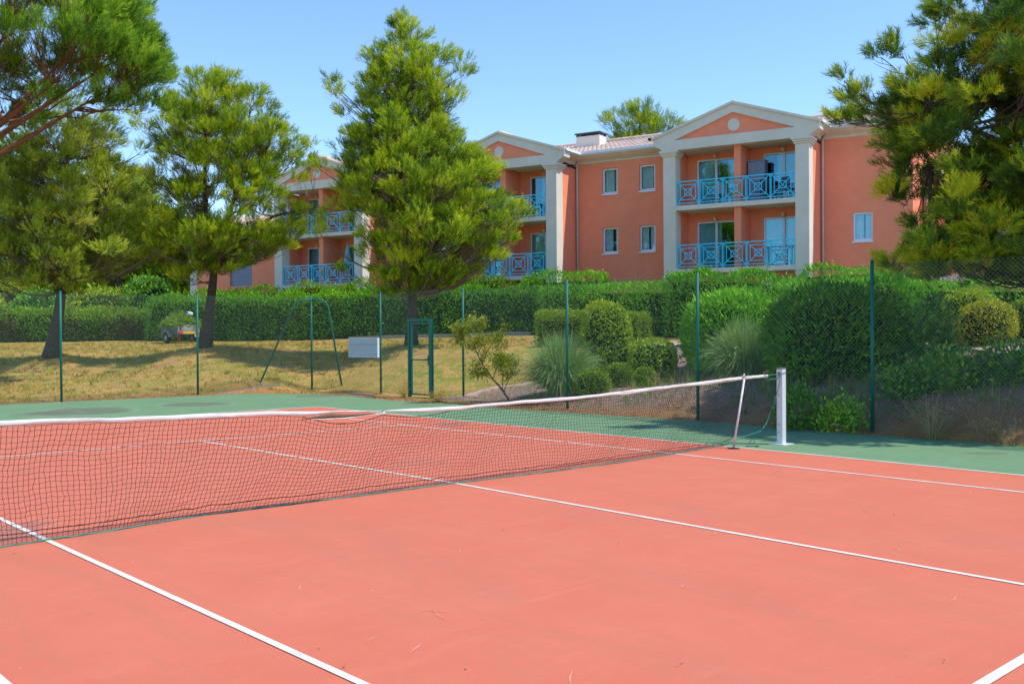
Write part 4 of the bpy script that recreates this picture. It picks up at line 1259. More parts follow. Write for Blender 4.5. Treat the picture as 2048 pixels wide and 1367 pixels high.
SILVER = leaf_mat('pampas_blade', [(0, (0.1260, 0.2520, 0.0616)), (.6, (0.2800, 0.4536, 0.1232)), (1, (0.5880, 0.6600, 0.2464))], .5, .2)
PEACH = leaf_mat('peach_leaf', [(0, (0.1320, 0.1920, 0.0144)), (.6, (0.2880, 0.3480, 0.0264)), (1, (0.4800, 0.4440, 0.0480))], .45, .35)
STRAW = leaf_mat('straw', [(0, (0.20, 0.16, 0.07)), (.6, (0.36, 0.29, 0.12)), (1, (0.46, 0.41, 0.22))], .7, .15)
LAWNG = leaf_mat('lawn_blade', [(0, (0.1875, 0.1904, 0.0180)), (.35, (0.4500, 0.3136, 0.0500)), (.7, (0.7200, 0.4312, 0.1000)), (1, (0.7200, 0.5600, 0.1600))], .8, .2, .1)
NEEDLE_LITTER = leaf_mat('needle_litter', [(0, (0.16, 0.06, 0.025)), (.6, (0.38, 0.16, 0.06)), (1, (0.55, 0.36, 0.16))], .8, 0)

def needles(P, D, per, shoot, length, width, rng, tint, spread=.62):
    """brush like shoots: per needles along each of the shoots starting at P in direction D"""
    n = len(P)
    t = np.tile(np.linspace(.05, 1, per), n)
    Pi = np.repeat(P, per, 0); Di = np.repeat(D, per, 0)
    base = Pi + Di * (t * shoot)[:, None]
    perp = rng.normal(size=(n * per, 3)); perp -= (perp * Di).sum(1, keepdims=True) * Di; perp = nrm(perp)
    d = nrm(Di * (1 - spread * .45) + perp * spread + np.array([0, 0, .10]))
    w = nrm(np.cross(d, rng.normal(size=(n * per, 3))))
    L = length * (0.75 + .5 * rng.random(n * per))
    A = base - w * width / 2; B = base + w * width / 2; C = base + d * L[:, None]
    V = np.stack([A, B, C], 1).reshape(-1, 3)
    tt = np.repeat(tint, per) + (t - .5) * .22 + rng.normal(scale=.05, size=n * per)
    T = np.clip(np.stack([tt - .06, tt - .06, tt + .08], 1).reshape(-1), 0, 1)
    return V, T

def leaves(P, D, L, W, rng, tint, fold=0.0):
    """pointed leaves: rhombs from P along D"""
    n = len(P)
    w = nrm(np.cross(D, rng.normal(size=(n, 3))))
    l = L * (.7 + .6 * rng.random(n))[:, None]; ww = W * (.75 + .5 * rng.random(n))[:, None]
    mid = P + D * l * .45
    V = np.stack([P, mid + w * ww / 2, P + D * l, mid - w * ww / 2], 1).reshape(-1, 3)
    return V, np.repeat(np.clip(tint, 0, 1), 4)

def limb_path(a, b, rng, droop, n=7):
    t = np.linspace(0, 1, n)[:, None]
    L = np.linalg.norm(b - a)
    p = a * (1 - t) + b * t
    p[:, 2] += -droop * L * np.sin(np.pi * t[:, 0]) * .5
    wob = rng.normal(scale=.025 * L, size=(n, 3)); wob[0] = 0; wob[-1] = 0
    return p + wob

def pine(name, label, cat, base, d, outline, stems, nclump, shoots, per, needle, mat_leaf, mat_bark, seed, trunk_r=.16, depth_k=.85, rcl=(.42, .75),
         shoot_len=.22, width=.015, tint=(.5, .2), shell=.45, group=None, limb_from=.2, bark_limb=None, twigs=5, droop=.25, up=.75, extra=(), gap=.8, holes=()):
    rng = np.random.default_rng(seed)
    B = at(base[0], base[1], d); B[2] = zt(B[0], B[1])
    k = d / FPX
    X = lambda px: (px - base[0]) * k
    Zb = CAM[2] - B[2]
    Z = lambda py: (base[1] - py) * k + (at(base[0], base[1], d)[2] - B[2])
    t = thing(name, label, cat, tuple(B), -YAW, group)
    oz = np.array([Z(y) for y, _, _ in outline]); ol = np.array([X(l) for _, l, _ in outline]); orr = np.array([X(r) for _, _, r in outline])
    o = np.argsort(oz); oz, ol, orr = oz[o], ol[o], orr[o]
    oz[-3:] -= np.array([.12, .25, .38]) * shoot_len / .24   # the shoots stand above the topmost clumps
    # stems: each a list of spots of the photograph; depth offset as third value
    mb = MB(); tops = []
    for si, st in enumerate(stems):
        P = np.array([(X(q[0]), q[2] if len(q) > 2 else 0.0, Z(q[1])) for q in st])
        tq = np.linspace(0, len(P) - 1, 16)
        P = np.stack([np.interp(tq, range(len(P)), P[:, i]) for i in range(3)], 1)
        # soften the corners
        P[1:-1] = (P[:-2] + 2 * P[1:-1] + P[2:]) / 4
        if si == 0: P[0, 2] = -.15
        r0 = trunk_r if si == 0 else trunk_r * .62
        R = r0 * (1 - np.linspace(0, 1, 16) * .88)
        if si == 0: R[0] *= 1.45; R[1] *= 1.12
        mb.tube(P, R, 9); tops.append((P, R))
    zlo, zhi = oz[0], oz[-1]
    C, RC = [], []
    zz = np.linspace(zlo, zhi, 200); wid = np.interp(zz, oz, orr - ol); cdf = np.cumsum(np.maximum(wid, .15) ** 1.35); cdf /= cdf[-1]
    tries = 0
    while len(C) < nclump and tries < nclump * 60:
        tries += 1
        z = np.interp(rng.random(), cdf, zz)
        l, r_ = np.interp(z, oz, ol), np.interp(z, oz, orr)
        hw = (r_ - l) / 2; c = (l + r_) / 2
        rc = min(rng.uniform(*rcl), max(.18, hw * .55))
        a = rng.random() * 2 * math.pi
        q = (shell + (1 - shell) * rng.random()) if rng.random() < .8 else rng.random()
        x = c + max(hw - rc * .75, .02) * q * math.cos(a); y = max(hw * depth_k - rc * .7, .02) * q * math.sin(a)
        p = np.array([x, y, z])
        if any((x - X(h[0])) ** 2 + (z - Z(h[1])) ** 2 < (h[2] * k + rc * .5) ** 2 for h in holes): continue
        # keep some air between the clumps
        if C and min(np.linalg.norm((np.array(C) - p) * np.array([1, 1, 1.15]), axis=1)) < rc * gap: continue
        C.append(p); RC.append(rc)
    for q in extra:
        C.append(np.array([X(q[0]), q[3] if len(q) > 3 else 0, Z(q[1])])); RC.append(q[2])
    C = np.array(C); RC = np.array(RC)
    bl = MB()
    zmin_b = zlo - .3
    for p, rc in zip(C, RC):
        best = None
        for P, R in tops:
            h = np.linalg.norm(P[:, :2] - p[:2], axis=1)
            want = p[2] - .42 * h - .15
            j = np.argmin(np.abs(P[:, 2] - want) + .35 * h + np.where(P[:, 2] < zmin_b, 3, 0))
            cost = np.linalg.norm(P[j] - p)
            if best is None or cost < best[0]: best = (cost, P[j], R[j])
        a = best[1]; L = best[0]
        path = limb_path(a, p, rng, droop)
        r0 = min(best[2] * .75, .014 + .011 * L)
        bl.tube(path, np.linspace(r0, .007, len(path)), 5, caps=False)
        for _ in range(twigs):
            e = p + rand_unit(1, rng)[0] * rc * np.array([1, 1, .7]) * rng.uniform(.5, .95)
            s = path[rng.integers(3, 7)]
            bl.tube(limb_path(s, e, rng, .1, 4), [.008, .006, .005, .003], 3, caps=False)
    mb.v += []
    tr = mb.build('trunk', mat_bark, t)
    bl.build('branches', bark_limb or mat_bark, t)
    n = len(C)
    idx = np.repeat(np.arange(n), (shoots * (RC / np.mean(RC)) ** 1.7).astype(int) + 4)
    m_ = len(idx)
    # every clump is a handful of upright plumes, the needles brushed outwards and up
    npl = 7
    pl = rand_unit(n * npl, rng).reshape(n, npl, 3); pl[..., 2] = np.abs(pl[..., 2]) * .8 - .25
    axis_out = C * np.array([1, 1, 0]); axis_out = nrm(axis_out)
    which = rng.integers(0, npl, m_)
    pd = nrm(pl[idx, which] * .9 + axis_out[idx] * .45 + np.array([0, 0, up * .8]))
    along = rng.random(m_) ** .75
    side = rng.normal(scale=.17, size=(m_, 3)) * (1.05 - .55 * along)[:, None]
    P = C[idx] + RC[idx][:, None] * (pl[idx, which] * np.array([.55, .55, .35]) + pd * (along * .85 - .25)[:, None] + side)
    D = nrm(pd + nrm(side) * .35 + np.array([0, 0, up * .35]) + rng.normal(scale=.16, size=(m_, 3)))
    ct = rng.normal(tint[0], tint[1], n)
    ti = ct[idx] + rng.normal(scale=.17, size=m_) + (rng.normal(scale=.10, size=(n, npl)))[idx, which]
    V, T = needles(P, D, per, shoot_len, needle, width, rng, ti)
    big_mesh('crown', [(V, 3, 0, T)], mat_leaf, t)
    return t

# the tall pine in the middle
pine('aleppo_pine', 'tall dense aleppo pine in the middle of the lawn in front of the building', 'pine tree', (822, 692), 33.0,
     [(14, 797, 815), (40, 778, 860), (75, 760, 872), (110, 738, 905), (150, 712, 925), (190, 700, 928), (225, 698, 905), (250, 695, 910), (275, 690, 935), (308, 682, 965), (338, 672, 1008), (375, 670, 1012), (410, 676, 1016), (445, 688, 1044), (475, 695, 1042), (505, 708, 1022), (540, 722, 985), (575, 745, 915), (598, 775, 860)],
     [[(822, 692), (826, 610), (824, 500), (816, 380), (811, 250), (806, 120), (806, 30)]],
     370, 74, 13, .12, PINE_A, m_bark, 21, .19, .9, (.31, .60), tint=(.64, .2), up=.9, bark_limb=m_twig, shell=.5, twigs=8, holes=[(702, 232, 13), (698, 300, 9), (775, 528, 10), (880, 520, 8), (765, 400, 7)],
     extra=[(665, 165, .36), (680, 195, .42, -.3), (698, 228, .4), (925, 128, .40), (932, 160, .45, -.4), (918, 205, .4), (650, 345, .4, -.6), (690, 300, .45), (722, 285, .5, -.3), (900, 285, .42), (765, 292, .5, -1.2), (835, 288, .5, -1.2), (868, 262, .42, -.8), (800, 260, .5, -1.4), (1030, 432, .42, -.8), (1022, 462, .4), (645, 470, .35), (1040, 440, .42, -.5), (985, 520, .4, -.8), (935, 555, .36, .4), (700, 545, .36, -.6), (1015, 485, .4, .3)])
# the forked pine to its left
pine('aleppo_pine', 'forked aleppo pine with an open crown whose low branches reach the left portico', 'pine tree', (410, 694), 35.0,
     [(128, 408, 428), (150, 360, 452), (175, 340, 545), (200, 318, 556), (225, 285, 562), (260, 278, 590), (300, 290, 612), (340, 285, 608), (380, 295, 590), (420, 310, 600), (455, 285, 630), (490, 265, 610), (520, 300, 545), (552, 350, 470)],
     [[(410, 694), (420, 620), (428, 560), (430, 520), (412, 420), (414, 300), (418, 150)], [(430, 525), (455, 450), (468, 410), (490, 330), (508, 200)], [(430, 540), (500, 480, -.6), (560, 440, -1.0), (655, 425, -1.3)]],
     270, 70, 13, .12, PINE_A, m_bark, 33, .20, .85, (.34, .62), tint=(.66, .17), up=.85, bark_limb=m_twig, shell=.35, twigs=8, holes=[(440, 418, 26), (395, 350, 14), (300, 405, 22), (545, 330, 12), (470, 245, 12), (355, 250, 14), (560, 420, 12), (320, 330, 10)],
     extra=[(615, 300, .42), (625, 335, .38, -.4), (600, 365, .4, .3), (640, 440, .45, -1.2), (690, 425, .32, -1.3), (662, 462, .4, -1.2), (600, 470, .5, -1), (280, 235, .35), (290, 262, .4), (360, 520, .5, -.4), (338, 545, .4), (395, 500, .5, -.8), (300, 520, .45), (480, 500, .5, -.5), (520, 515, .4, .4), (450, 470, .5, -.9), (375, 556, .32, -.6), (560, 400, .42), (592, 430, .42, -.5), (470, 545, .35, -.8), (505, 470, .45), (350, 490, .5, .5), (420, 525, .4, -1.0)])
# the leaning pine on the left
pine('aleppo_pine', 'broad dusty olive pine on a leaning trunk at the left edge of the lawn', 'pine tree', (102, 712), 34.5,
     [(190, 90, 190), (225, 60, 250), (265, 5, 262), (300, -30, 285), (340, -60, 300), (385, -90, 315), (430, -110, 335), (475, -110, 340), (515, -100, 325), (550, -70, 260), (582, 20, 190)],
     [[(102, 712), (112, 660), (122, 610), (128, 540), (135, 430), (140, 320), (142, 210)], [(128, 545), (180, 450), (215, 380), (225, 300)]],
     320, 72, 13, .12, PINE_G, m_bark, 45, .24, .8, (.34, .64), tint=(.55, .24), up=.55, bark_limb=m_twig, shell=.3, twigs=9,
     extra=[(290, 300, .4), (310, 360, .45, -.5), (330, 470, .5, -.6), (345, 500, .4, -.6)])
# umbrella pine, top left
def umbrella():
    d = 28.0; base = (-175, 742)
    out = [(-190, -330, 30), (-140, -400, 130), (-90, -440, 195), (-40, -460, 225), (10, -470, 245), (60, -470, 268), (100, -470, 318), (140, -465, 330), (175, -450, 322), (198, -420, 250)]
    ex = [(300, 120, .5), (312, 150, .42, -.3), (285, 165, .5, .4), (270, 100, .55), (255, 60, .55, -.5), (120, 210, .5, -.6), (190, 205, .5, .3), (230, 190, .5, -.4), (60, 235, .45, .6)]
    rng = np.random.default_rng(5)
    # dense upper shell of the dome
    for _ in range(400):
        a = rng.random() * 2 * math.pi; h = rng.random()
        cx, rx = -105, 390
        rr = math.sqrt(1 - (h * .92) ** 2)
        x = cx + rx * rr * math.cos(a); y = (rx * rr * math.sin(a)) * d / FPX * .9
        py = 165 - h * 320 + rng.normal() * 12
        ex.append((x, py, rng.uniform(.50, .74), y))
    st = [[(-175, 742), (-172, 600), (-168, 470), (-160, 380), (-150, 300)]]
    for tx, ty, dy in ((245, 140, -.5), (150, 195, -1.2), (205, 175, .6), (80, 90, -1.5), (0, 40, -2.5), (60, 240, -2.2), (120, 60, 1.5), (-150, 20, -2), (-330, 60, 0), (-300, 100, -3), (10, 120, 3), (-60, 60, 0)):
        sx, sy = -160, 330 + 40 * rng.random()
        st.append([(sx, sy), (sx + (tx - sx) * .35, sy + (ty - sy) * .30 + 18, dy * .3), (sx + (tx - sx) * .7, sy + (ty - sy) * .68 + 8, dy * .7), (tx, ty, dy)])
    pine('umbrella_pine', 'umbrella pine with a dense domed crown over bare reddish limbs at the upper left corner', 'pine tree', base, d,
         out, st, 50, 125, 13, .12, PINE_U, m_bark_red, 51, .21, .9, (.45, .65), tint=(.58, .17), up=1.0, shell=.9, extra=ex, twigs=4, droop=.05)
umbrella()
# the dark pine at the right, nearer than the others
pine('aleppo_pine', 'dark near pine overhanging the right end of the building and the bank', 'pine tree', (2140, 722), 16.7,
     [(-160, 1950, 2250), (-110, 1900, 2330), (-50, 1855, 2400), (0, 1845, 2440), (50, 1845, 2470), (95, 1800, 2490), (135, 1775, 2500), (170, 1740, 2510), (205, 1720, 2520), (240, 1735, 2530), (275, 1750, 2540), (310, 1765, 2540), (350, 1785, 2540), (390, 1795, 2540), (425, 1805, 2530), (455, 1800, 2510), (490, 1805, 2480), (520, 1795, 2420), (552, 1880, 2350)],
     [[(2140, 722), (2136, 600), (2128, 450), (2118, 300), (2110, 150), (2100, -120)], [(2127, 440), (2030, 330, -.3), (1985, 292, -.3), (1930, 270, -.4), (1820, 240, -.5)], [(2122, 350), (1990, 320, .3), (1880, 320, .3)], [(2116, 260), (2000, 190, .4), (1900, 150, .3)]],
     430, 95, 17, .115, PINE_D, m_bark, 63, .17, 1.0, (.26, .48), tint=(.45, .26), up=.5, bark_limb=m_bark, shell=.25, holes=[(1960, 300, 18), (2000, 240, 12), (1990, 455, 12)], shoot_len=.17, width=.0105, twigs=5,
     extra=[(1690, 160, .16), (1700, 205, .22), (1680, 235, .2), (1725, 185, .24), (1700, 245, .2), (1765, 115, .22), (1790, 100, .25), (1785, 385, .22), (1785, 525, .22), (1800, 540, .24), (1840, 505, .25)] + [(1800 + 24 * i, 505 + 22 * math.sin(i * 2.1), .30, -1.2 + .5 * (i % 4)) for i in range(11)] + [(1830 + 30 * i, 548 + 10 * math.sin(i * 1.7), .24, -.8 + .5 * (i % 3)) for i in range(8)] + [(1830 + 30 * i, 420 + 30 * math.sin(i * 1.3), .32, -1.6 + .6 * (i % 4)) for i in range(9)])
# behind the roof
pine('aleppo_pine', 'pale green pine top rising behind the roof between the two right porticoes', 'pine tree', (1285, 640), 66.0,
     [(198, 1262, 1300), (212, 1218, 1362), (235, 1198, 1376), (262, 1190, 1385), (300, 1180, 1390), (340, 1190, 1380)],
     [[(1285, 640), (1285, 450), (1283, 300), (1280, 215)], [(1284, 420), (1330, 300), (1345, 225)]], 95, 55, 10, .17, PINE_A, m_bark, 71, .2, .8, (.5, .9), shoot_len=.34, width=.022, tint=(.5, .15), shell=.2)
# woodland pieces beyond the left hedge
pine('bushy_tree', 'bright green bushy tree behind the left hedge beside a dark slanting trunk', 'tree', (320, 640), 70.0,
     [(420, 270, 400), (450, 235, 430), (490, 230, 440), (530, 240, 430), (570, 250, 410), (600, 260, 400)], [[(320, 640), (320, 560), (325, 440)]], 120, 60, 9, .22, LAUREL_Y, m_bark, 81, .2, .9, (.7, 1.2), shoot_len=.4, width=.07, tint=(.55, .2), shell=.2)
pine('bushy_tree', 'olive tree mass behind the left hedge between the two left pines', 'tree', (205, 640), 68.0,
     [(330, 190, 300), (370, 150, 330), (430, 120, 345), (480, 110, 300), (520, 130, 290), (560, 150, 280)], [[(244, 640), (240, 580), (230, 500), (220, 400)]], 120, 60, 9, .22, PINE_G, m_bark, 83, .3, .9, (.7, 1.2), shoot_len=.4, width=.04, tint=(.55, .2), shell=.2)
pine('bushy_tree', 'dull green tree filling the far left edge behind the leaning pine', 'tree', (-40, 640), 72.0,
     [(280, -60, 60), (330, -140, 110), (400, -190, 130), (480, -200, 140), (540, -190, 150), (590, -180, 140)], [[(-40, 640), (-45, 520), (-40, 350)]], 130, 60, 9, .22, PINE_G, m_bark, 85, .25, .9, (.7, 1.2), shoot_len=.4, width=.04, tint=(.45, .2), shell=.2)

# ---- clipped hedges
def surf_leaves(P, N, L, W, rng, tint, up=.45, rand=.55):
    D = nrm(N * .55 + np.array([0, 0, up]) + rng.normal(scale=rand, size=P.shape) * .8)
    return leaves(P, D, L, W, rng, tint)

def lump(P, s, a, seed):
    """slow bumps so the clipped faces are not dead flat"""
    r = np.random.default_rng(seed); o = np.zeros(len(P))
    for _ in range(4):
        k = r.normal(size=3) * s; o += np.sin(P @ k + r.random() * 6.28)
    return o * a / 2

def hedge(name, label, pts, tops, width, leaf, L, W, dens, seed, group=None, rand=.55, shoulder=.62, bump=.10, tint=(.5, .2), dead=.05, stray=.05):
    """pts: ground points along the front foot, tops: height of the top (world z) at each"""
    rng = np.random.default_rng(seed)
    P = np.array([(p[0], p[1]) for p in pts]); seg = np.linalg.norm(np.diff(P, axis=0), axis=1); S = np.concatenate([[0], np.cumsum(seg)])
    Ltot = S[-1]; tops = np.array(tops, float)
    base = np.array([P[0][0], P[0][1], zt(*P[0])])
    def frame(s):
        x = np.interp(s, S, P[:, 0]); y = np.interp(s, S, P[:, 1]); z = np.interp(s, S, tops)
        e = nrm(np.stack([np.interp(np.minimum(s + .2, Ltot), S, P[:, 0]) - np.interp(np.maximum(s - .2, 0), S, P[:, 0]), np.interp(np.minimum(s + .2, Ltot), S, P[:, 1]) - np.interp(np.maximum(s - .2, 0), S, P[:, 1])], -1))
        nn = np.stack([-e[..., 1], e[..., 0]], -1)   # to the back when the run goes to the right
        return x, y, z, e, nn
    H = float(np.mean(tops) - np.mean([zt(*p) for p in P]))
    A = dict(front=Ltot * H, top=Ltot * width, ends=2 * width * H)
    Ps, Ns, Hs = [], [], []
    def put(n, kind):
        s = rng.random(n) * Ltot; w = rng.random(n) * width; h = rng.random(n) ** .9
        x, y, z, e, nn = frame(s)
        gz = zt(x, y)
        if kind == 'front': w = np.zeros(n)
        if kind == 'back': w = np.full(n, width)
        if kind == 'ends':
            s = np.where(rng.random(n) < .5, 0, Ltot); x, y, z, e, nn = frame(s); gz = zt(x, y)
        hz = gz + .05 + (z - gz - .05) * h
        if kind == 'top': hz = z
        p = np.stack([x + nn[:, 0] * w, y + nn[:, 1] * w, hz], 1)
        N = dict(front=np.concatenate([-nn, np.zeros((n, 1))], 1), back=np.concatenate([nn, np.zeros((n, 1))], 1), top=np.tile([0, 0, 1.0], (n, 1)),
                 ends=np.concatenate([e * np.where(s < 1e-6, -1, 1)[:, None], np.zeros((n, 1))], 1))[kind]
        # rounded shoulders: the clipped front leans back into the top
        if kind in ('front', 'back'):
            q = np.clip((hz - (z - shoulder)) / shoulder, 0, 1)
            back = shoulder * .9 * (1 - np.sqrt(np.maximum(1 - q ** 2, 0)))
            p -= N * back[:, None]
            N = nrm(N + np.stack([0 * q, 0 * q, q * 1.4], 1))
        elif kind == 'top':
            p[:, 2] -= shoulder * .9 * np.clip(1 - np.minimum(w, width - w) / (shoulder * .9), 0, 1) ** 2
        else:
            p -= N * (np.clip((hz - (z - shoulder)) / shoulder, 0, 1) ** 2 * .3)[:, None]
        p += N * (lump(p, 1.6, bump, seed)[:, None] + rng.normal(scale=.035, size=(n, 1)) - .03 - .10 * rng.random((n, 1)) ** 2)
        p += N * np.where(rng.random((n, 1)) < stray, rng.random((n, 1)) * (.26 if kind == 'top' else .14), 0)
        Ps.append(p); Ns.append(N); Hs.append((hz - gz) / np.maximum(z - gz, .1))
    for kind, a in (('front', A['front']), ('top', A['top'] * 1.25), ('ends', A['ends']), ('back', A['front'] * .25)): put(int(a * dens), kind)
    Pp = np.concatenate(Ps) - base; Nn = np.concatenate(Ns)
    ti = tint[0] + tint[1] * rng.normal(size=len(Pp)) + lump(Pp, .9, .12, seed + 1)
    V, T = surf_leaves(Pp, Nn, L, W, rng, ti, rand=rand)
    Hh = np.concatenate(Hs)
    gone = rng.random(len(Pp)) < dead * np.clip(1.4 - 1.5 * Hh, 0.15, 1) * np.clip(.8 + lump(Pp, .8, .9, seed + 2), 0, 2)
    g4 = np.repeat(gone, 4)
    chunks = [(V[~g4], 4, 0, T[~g4])]
    if g4.any(): chunks.append((V[g4], 4, 2, T[g4]))
    # dark core in place of inner branches, added to block light through the hedge
    ss = np.linspace(0.06, Ltot - .06, max(2, int(Ltot / 1.0))); x, y, z, e, nn = frame(ss); gz = zt(x, y)
    ring = []
    for w, top in ((.14, 0), (.14 + shoulder * .75, 1), (width - .14 - shoulder * .75, 1), (width - .14, 0)):
        zz = (z - .30) if top else (gz - .1)
        ring.append(np.stack([x + nn[:, 0] * w, y + nn[:, 1] * w, zz], 1) - base)
    q = []
    for i in range(len(ss) - 1):
        for j in range(3): q += [ring[j][i], ring[j][i + 1], ring[j + 1][i + 1], ring[j + 1][i]]
    q += [ring[j][0] for j in range(4)] + [ring[j][-1] for j in range(4)]
    chunks.append((np.array(q), 4, 1, 0.2))
    o = big_mesh(name, chunks, [leaf, m_core, DEAD], loc=tuple(base))
    tag(o, label, 'hedge', group)
    return o

def bush(name, label, cat, px, py, d, w, h, leaf, L, W, dens, seed, group=None, p=2.4, dw=None, rand=.6, bump=.08, tint=(.5, .2), loose=.06, up=.45, flat_bottom=.15, core=True, lift=0.0):
    rng = np.random.default_rng(seed)
    B = at(px, py, d); B[2] = zt(B[0], B[1])
    rx, ry, rz = w / 2, (dw or w) / 2, h / (2 - flat_bottom * 2) * 1.0
    area = 4 * math.pi * ((rx * ry) ** 1.6 / 3 + (rx * rz) ** 1.6 / 3 + (ry * rz) ** 1.6 / 3) ** (1 / 1.6) * .9
    n = int(area * dens)
    D = rand_unit(n, rng)
    r = (np.abs(D) ** p).sum(1) ** (-1 / p)
    S = D * r[:, None]
    N = nrm(np.sign(S) * np.abs(S) ** (p - 1) / np.array([rx, ry, rz]))
    cz = rz * (1 - flat_bottom * 2) + lift
    P = S * np.array([rx, ry, rz])
    P *= (1 + (lump(P, 2.2 / max(w, .5), bump, seed)[:, None]) + rng.normal(scale=loose * .5, size=(n, 1)) - loose * rng.random((n, 1)) ** 2)
    P *= 1 + np.where(rng.random((n, 1)) < (.05 if L > .1 else .02), rng.random((n, 1)) * .16, 0)
    P[:, 2] += cz
    keep = P[:, 2] > 0.02
    P, N = P[keep], N[keep]
    ti = tint[0] + tint[1] * rng.normal(size=len(P)) + lump(P, 1.6, .10, seed + 1)
    V, T = surf_leaves(P, N, L, W, rng, ti, up=up, rand=rand)
    chunks = [(V, 4, 0, T)]
    if core:  # closed dark core added behind the leaves to keep light from passing through
        u = np.linspace(0, math.pi, 11); v = np.linspace(0, 2 * math.pi, 17); q = []
        def sp(a, b):
            x = np.array([math.sin(a) * math.cos(b), math.sin(a) * math.sin(b), math.cos(a)]); rr = (np.abs(x) ** p).sum() ** (-1 / p)
            y = x * rr * np.array([rx, ry, rz]) * .84; y[2] = max(y[2] + cz, -.05); return y
        for i in range(10):
            for j in range(16): q += [sp(u[i], v[j]), sp(u[i + 1], v[j]), sp(u[i + 1], v[j + 1]), sp(u[i], v[j + 1])]
        chunks.append((np.array(q), 4, 1, .2))
    o = big_mesh(name, chunks, [leaf, m_core], loc=tuple(B)); o.rotation_euler = (0, 0, -YAW)
    tag(o, label, cat, group)
    return o

def hp(px, py, d): return at(px, py, d)
hedge('hedge', 'long low clipped hedge with a brown lower face behind the leaning pine', [hp(-330, 690, 64), hp(-100, 687, 58.5), hp(100, 684, 56), hp(310, 680, 53)], [3.35, 3.3, 3.2, 3.05], 1.7, LAUREL_Y, .16, .06, 170, 101, tint=(.6, .2), dead=.75)
hedge('hedge', 'tall dark laurel hedge along the back of the lawn behind the tall pine', [hp(288, 680, 52), hp(600, 678, 46.8), hp(830, 672, 43.6), hp(1070, 668, 40.2)], [3.72, 3.62, 3.72, 3.55], 1.6, LAUREL, .14, .045, 230, 103, tint=(.52, .24), dead=.16, stray=.08)
hedge('hedge', 'bright tall hedge section in front of the two column windows, right of the box hedge', [hp(1072, 668, 40), hp(1350, 664, 36.0)], [3.55, 3.45], 1.8, OLEANDER, .15, .035, 230, 105, tint=(.52, .22), bump=.14)
gz_ = 'hedges close against the building'
def fhedge(label, s0, s1, b, z, seed, leaf=LAUREL_Y):
    hedge('hedge', label, [fac(s0, b), fac((s0 + s1) / 2, b), fac(s1, b)], [z, z + .05, z], 1.3, leaf, .15, .045, 170, seed, gz_, tint=(.58, .2), bump=.14)
fhedge('hedge top showing below the lower left balcony left of the grey doorway', -29.5, -23.6, -2.4, 4.08, 107)
fhedge('hedge top below the lower left balcony on the right of the grey doorway', -22.4, -17.5, -2.4, 4.12, 108)
fhedge('hedge top right of the tall pine trunk under the middle balcony', -14.2, -9.9, -2.2, 4.05, 109)
fhedge('hedge top against the middle portico column under the four small windows', -9.0, -4.9, -2.2, 4.12, 110, OLEANDER)
fhedge('hedge top left of the thick green fence post under the single window', 3.2, 7.6, -2.0, 4.02, 111, OLEANDER)
hedge('hedge', 'bulging bright oleander hedge in front of the lower right balcony', [hp(1322, 668, 35), hp(1460, 674, 33.2), hp(1570, 678, 31.6)], [3.78, 3.72, 3.15], 2.2, OLEANDER, .16, .034, 300, 112, bump=.12, tint=(.56, .22))
hedge('hedge', 'long oleander hedge behind the round shrubs along the right edge', [hp(1570, 684, 29.5), hp(1760, 690, 26.6), hp(1900, 690, 25.4), hp(2120, 694, 23.5)], [3.05, 3.1, 3.0, 2.9], 1.8, OLEANDER, .15, .034, 300, 113, bump=.12, tint=(.52, .22))
hedge('box_hedge', 'flat topped clipped box hedge behind the square topiary', [hp(1068, 692, 32.4), hp(1278, 692, 30.8)], [2.38, 2.33], 1.3, BOX, .055, .035, 900, 115, rand=.8, bump=.04, tint=(.5, .2), shoulder=.16, stray=.015)

bush('topiary', 'tall square clipped topiary column with yellow green leaves', 'shrub', 1214, 752, 25.0, 1.25, 2.02, BOX, .07, .045, 1200, 121, p=3.0, rand=.9, bump=.05, tint=(.82, .2), flat_bottom=.1)
bush('round_shrub', 'loose rounded yellow green shrub right of the square topiary', 'shrub', 1306, 770, 24.2, 1.16, 1.0, BOX, .07, .045, 1000, 122, p=3, rand=.9, tint=(.74, .22))
gb = 'small clipped balls by the fence'
bush('clipped_ball', 'small clipped green ball left of two others beneath the pampas clump', 'shrub', 1184, 790, 22.5, .78, .52, BOX, .045, .028, 1900, 123, gb, rand=.8, tint=(.5, .2))
bush('clipped_ball', 'small clipped ball directly below the square topiary', 'shrub', 1240, 781, 23.1, .66, .56, BOX, .045, .028, 1900, 124, gb, rand=.8, tint=(.45, .2))
bush('clipped_ball', 'smallest clipped ball at the foot of the loose round shrub', 'shrub', 1291, 780, 23.2, .56, .42, BOX, .045, .028, 1900, 125, gb, rand=.8, tint=(.55, .2))
bush('oleander', 'bright oleander bush behind the second pampas clump, left of the dark one', 'shrub', 1462, 762, 24.0, 2.2, 1.92, OLEANDER, .15, .042, 900, 126, rand=.6, bump=.07, tint=(.62, .22), p=2.3)
bush('oleander', 'large dark oleander bush left of the thick green fence post', 'shrub', 1668, 762, 19.8, 2.35, 1.74, OLEANDER, .15, .042, 900, 127, rand=.6, bump=.07, tint=(.30, .22), p=2.4)  # low leaf tint puts the pine's shade into the leaf colour
bush('oleander', 'small oleander crown behind the thick green post above the dark bush', 'shrub', 1770, 720, 23.5, 1.3, 1.75, OLEANDER, .14, .042, 800, 137, rand=.5, bump=.08, tint=(.45, .2), p=2.6)
bush('golden_shrub', 'golden yellow clipped ball on the right bank', 'shrub', 1970, 694, 21.0, 1.10, .93, GOLD, .05, .032, 1500, 128, rand=.9, tint=(.72, .22))
bush('round_shrub', 'light green clipped dome just behind the golden ball', 'shrub', 1940, 694, 23.0, 1.40, 1.26, BOX, .055, .035, 1200, 129, rand=.9, tint=(.8, .2))
